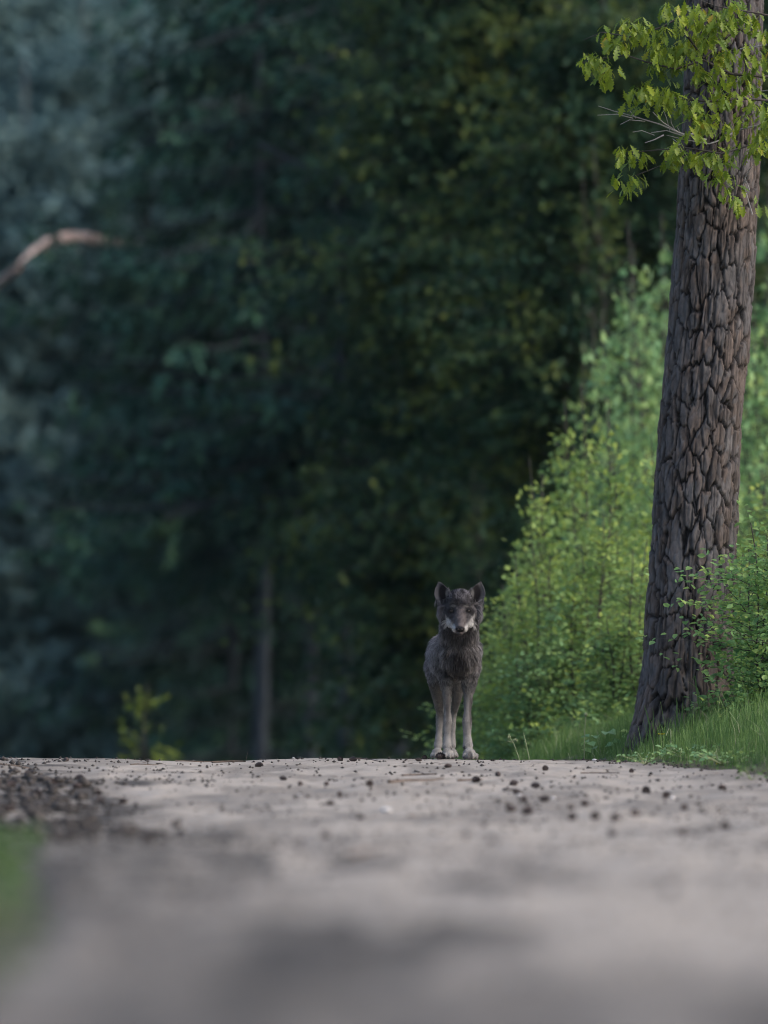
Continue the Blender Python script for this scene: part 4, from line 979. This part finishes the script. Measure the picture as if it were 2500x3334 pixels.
flow = np.where(ears_[:, None], np.stack([x * 2, 0 * x, 1 + 0 * x], 1), flow)
flow = flow - fn * (flow * fn).sum(1)[:, None]
cln = np.stack([noise(x * 45, y * 45, z * 45, seed=s) for s in (81, 82, 83)], 1)
lift = np.where(ruff, .7, np.where(z < .45, .35, .5))[:, None]
d_ = unit(fn * lift + unit(flow) * .9 + cln * .35 + rng.normal(0, .13, (NH_, 3)))
sd = unit(np.cross(d_, rng.normal(0, 1, (NH_, 3)))); wd = (np.where(L < .014, .0011, .0016) * rng.uniform(.7, 1.3, NH_))[:, None]
Lc = L[:, None]
p0 = fp - fn * .002; p1 = p0 + d_ * Lc * .55; p2 = p0 + unit(d_ + unit(flow) * .35 - np.array([0, 0, .15])) * Lc
V = np.stack([p0 - sd * wd, p0 + sd * wd, p1 + sd * wd * .75, p1 - sd * wd * .75, p2], 1).reshape(-1, 3)
b_ = np.arange(NH_)[:, None] * 5
vary = rng.uniform(.45, 1.7, NH_)[:, None]
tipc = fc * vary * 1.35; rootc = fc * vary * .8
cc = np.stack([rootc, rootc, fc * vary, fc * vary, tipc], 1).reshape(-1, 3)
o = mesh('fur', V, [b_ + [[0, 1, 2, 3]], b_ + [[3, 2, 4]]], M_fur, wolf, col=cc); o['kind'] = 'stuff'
# eyes and nose, seated on the surface
bvh = BVHTree.FromPolygons([Vector(v) for v in co], tri.tolist())
def hit(x, z): r_ = bvh.ray_cast(Vector((x, -1, z)), Vector((0, 1, 0))); return r_[0].y if r_[0] else 0
M_eye = noise_mat('wolf_eye', [(.3, (.010, .008, .006)), (.7, (.02, .014, .010))], 40, .35, 0, spec=.3)
M_nose = noise_mat('wolf_nose', [(.3, (.006, .005, .006)), (.7, (.012, .011, .012))], 80, .65, .3, spec=.12)
M_claw = noise_mat('wolf_claw', [(.3, (.02, .018, .017)), (.7, (.04, .036, .034))], 50, .5, 0)
for s in (-1, 1):
    ex, ez = s * .045, .809; ey = hit(ex, ez)
    e_ = mesh('eye', IV * .0115, IT, M_eye, wolf, smooth=True); e_.location = (ex, ey + .0085, ez)
    m_ = MB(); th = np.linspace(0, 2 * math.pi, 17)
    m_.tube([(math.cos(a) * .0125 * (1.15), -.0095 + abs(math.cos(a)) * .004, math.sin(a) * .0075 + s * math.cos(a) * .003) for a in th], [.0034] * 17, 6)
    l_ = m_.build('eyelid', M_nose, e_, smooth=True)
ny = hit(0, .715)
NV = IV * np.array([.0215, .016, .0150]); NV[:, 0] *= 1 + .25 * (NV[:, 2] > 0); NV[:, 2] *= np.where(NV[:, 2] < 0, 1.15, .9)
n_ = mesh('nose', NV, IT, M_nose, wolf, smooth=True); n_.location = (0, ny - .006, .7085)
for s in (-1, 1):
    q = mesh('nostril', IV * np.array([.005, .003, .004]), IT, M_eye, n_, smooth=True); q.location = (s * .010, -.0145, -.001)
for (px_, py_, s_) in ((-.066, .105, 1.12), (.052, .085, 1.2), (-.120, .925, 1.05), (-.036, .925, .95)):
    for dx, dy in ((-.026, -.025), (-.009, -.042), (.009, -.042), (.026, -.025)):
        b = MB(); x0, y0 = px_ + dx * s_, py_ + dy * s_ - .018; b.tube([(x0, y0 + .004, .015), (x0, y0 - .006, .012), (x0, y0 - .012, .004)], [.0035, .0028, .0008], 6); b.build('claw', M_claw, wolf, smooth=True)

# ------------------------------------------------------------------ evening haze in the air
HB = (-402, 402, -62, 802, -6, 27)
V = [(x, y, z) for x in HB[:2] for y in HB[2:4] for z in HB[4:]]
m, t, out = nmat('haze')
pv = t.nodes.new('ShaderNodeVolumePrincipled'); pv.inputs['Color'].default_value = (.75, .92, 1, 1); pv.inputs['Density'].default_value = .00005; pv.inputs['Anisotropy'].default_value = .2
t.links.new(pv.outputs[0], out.inputs['Volume'])
o = mesh('haze', V, np.array([[0, 1, 3, 2], [4, 6, 7, 5], [0, 4, 5, 1], [2, 3, 7, 6], [0, 2, 6, 4], [1, 5, 7, 3]]), m); tag(o, 'thin evening haze hanging in the air along the road', 'haze', kind='stuff')
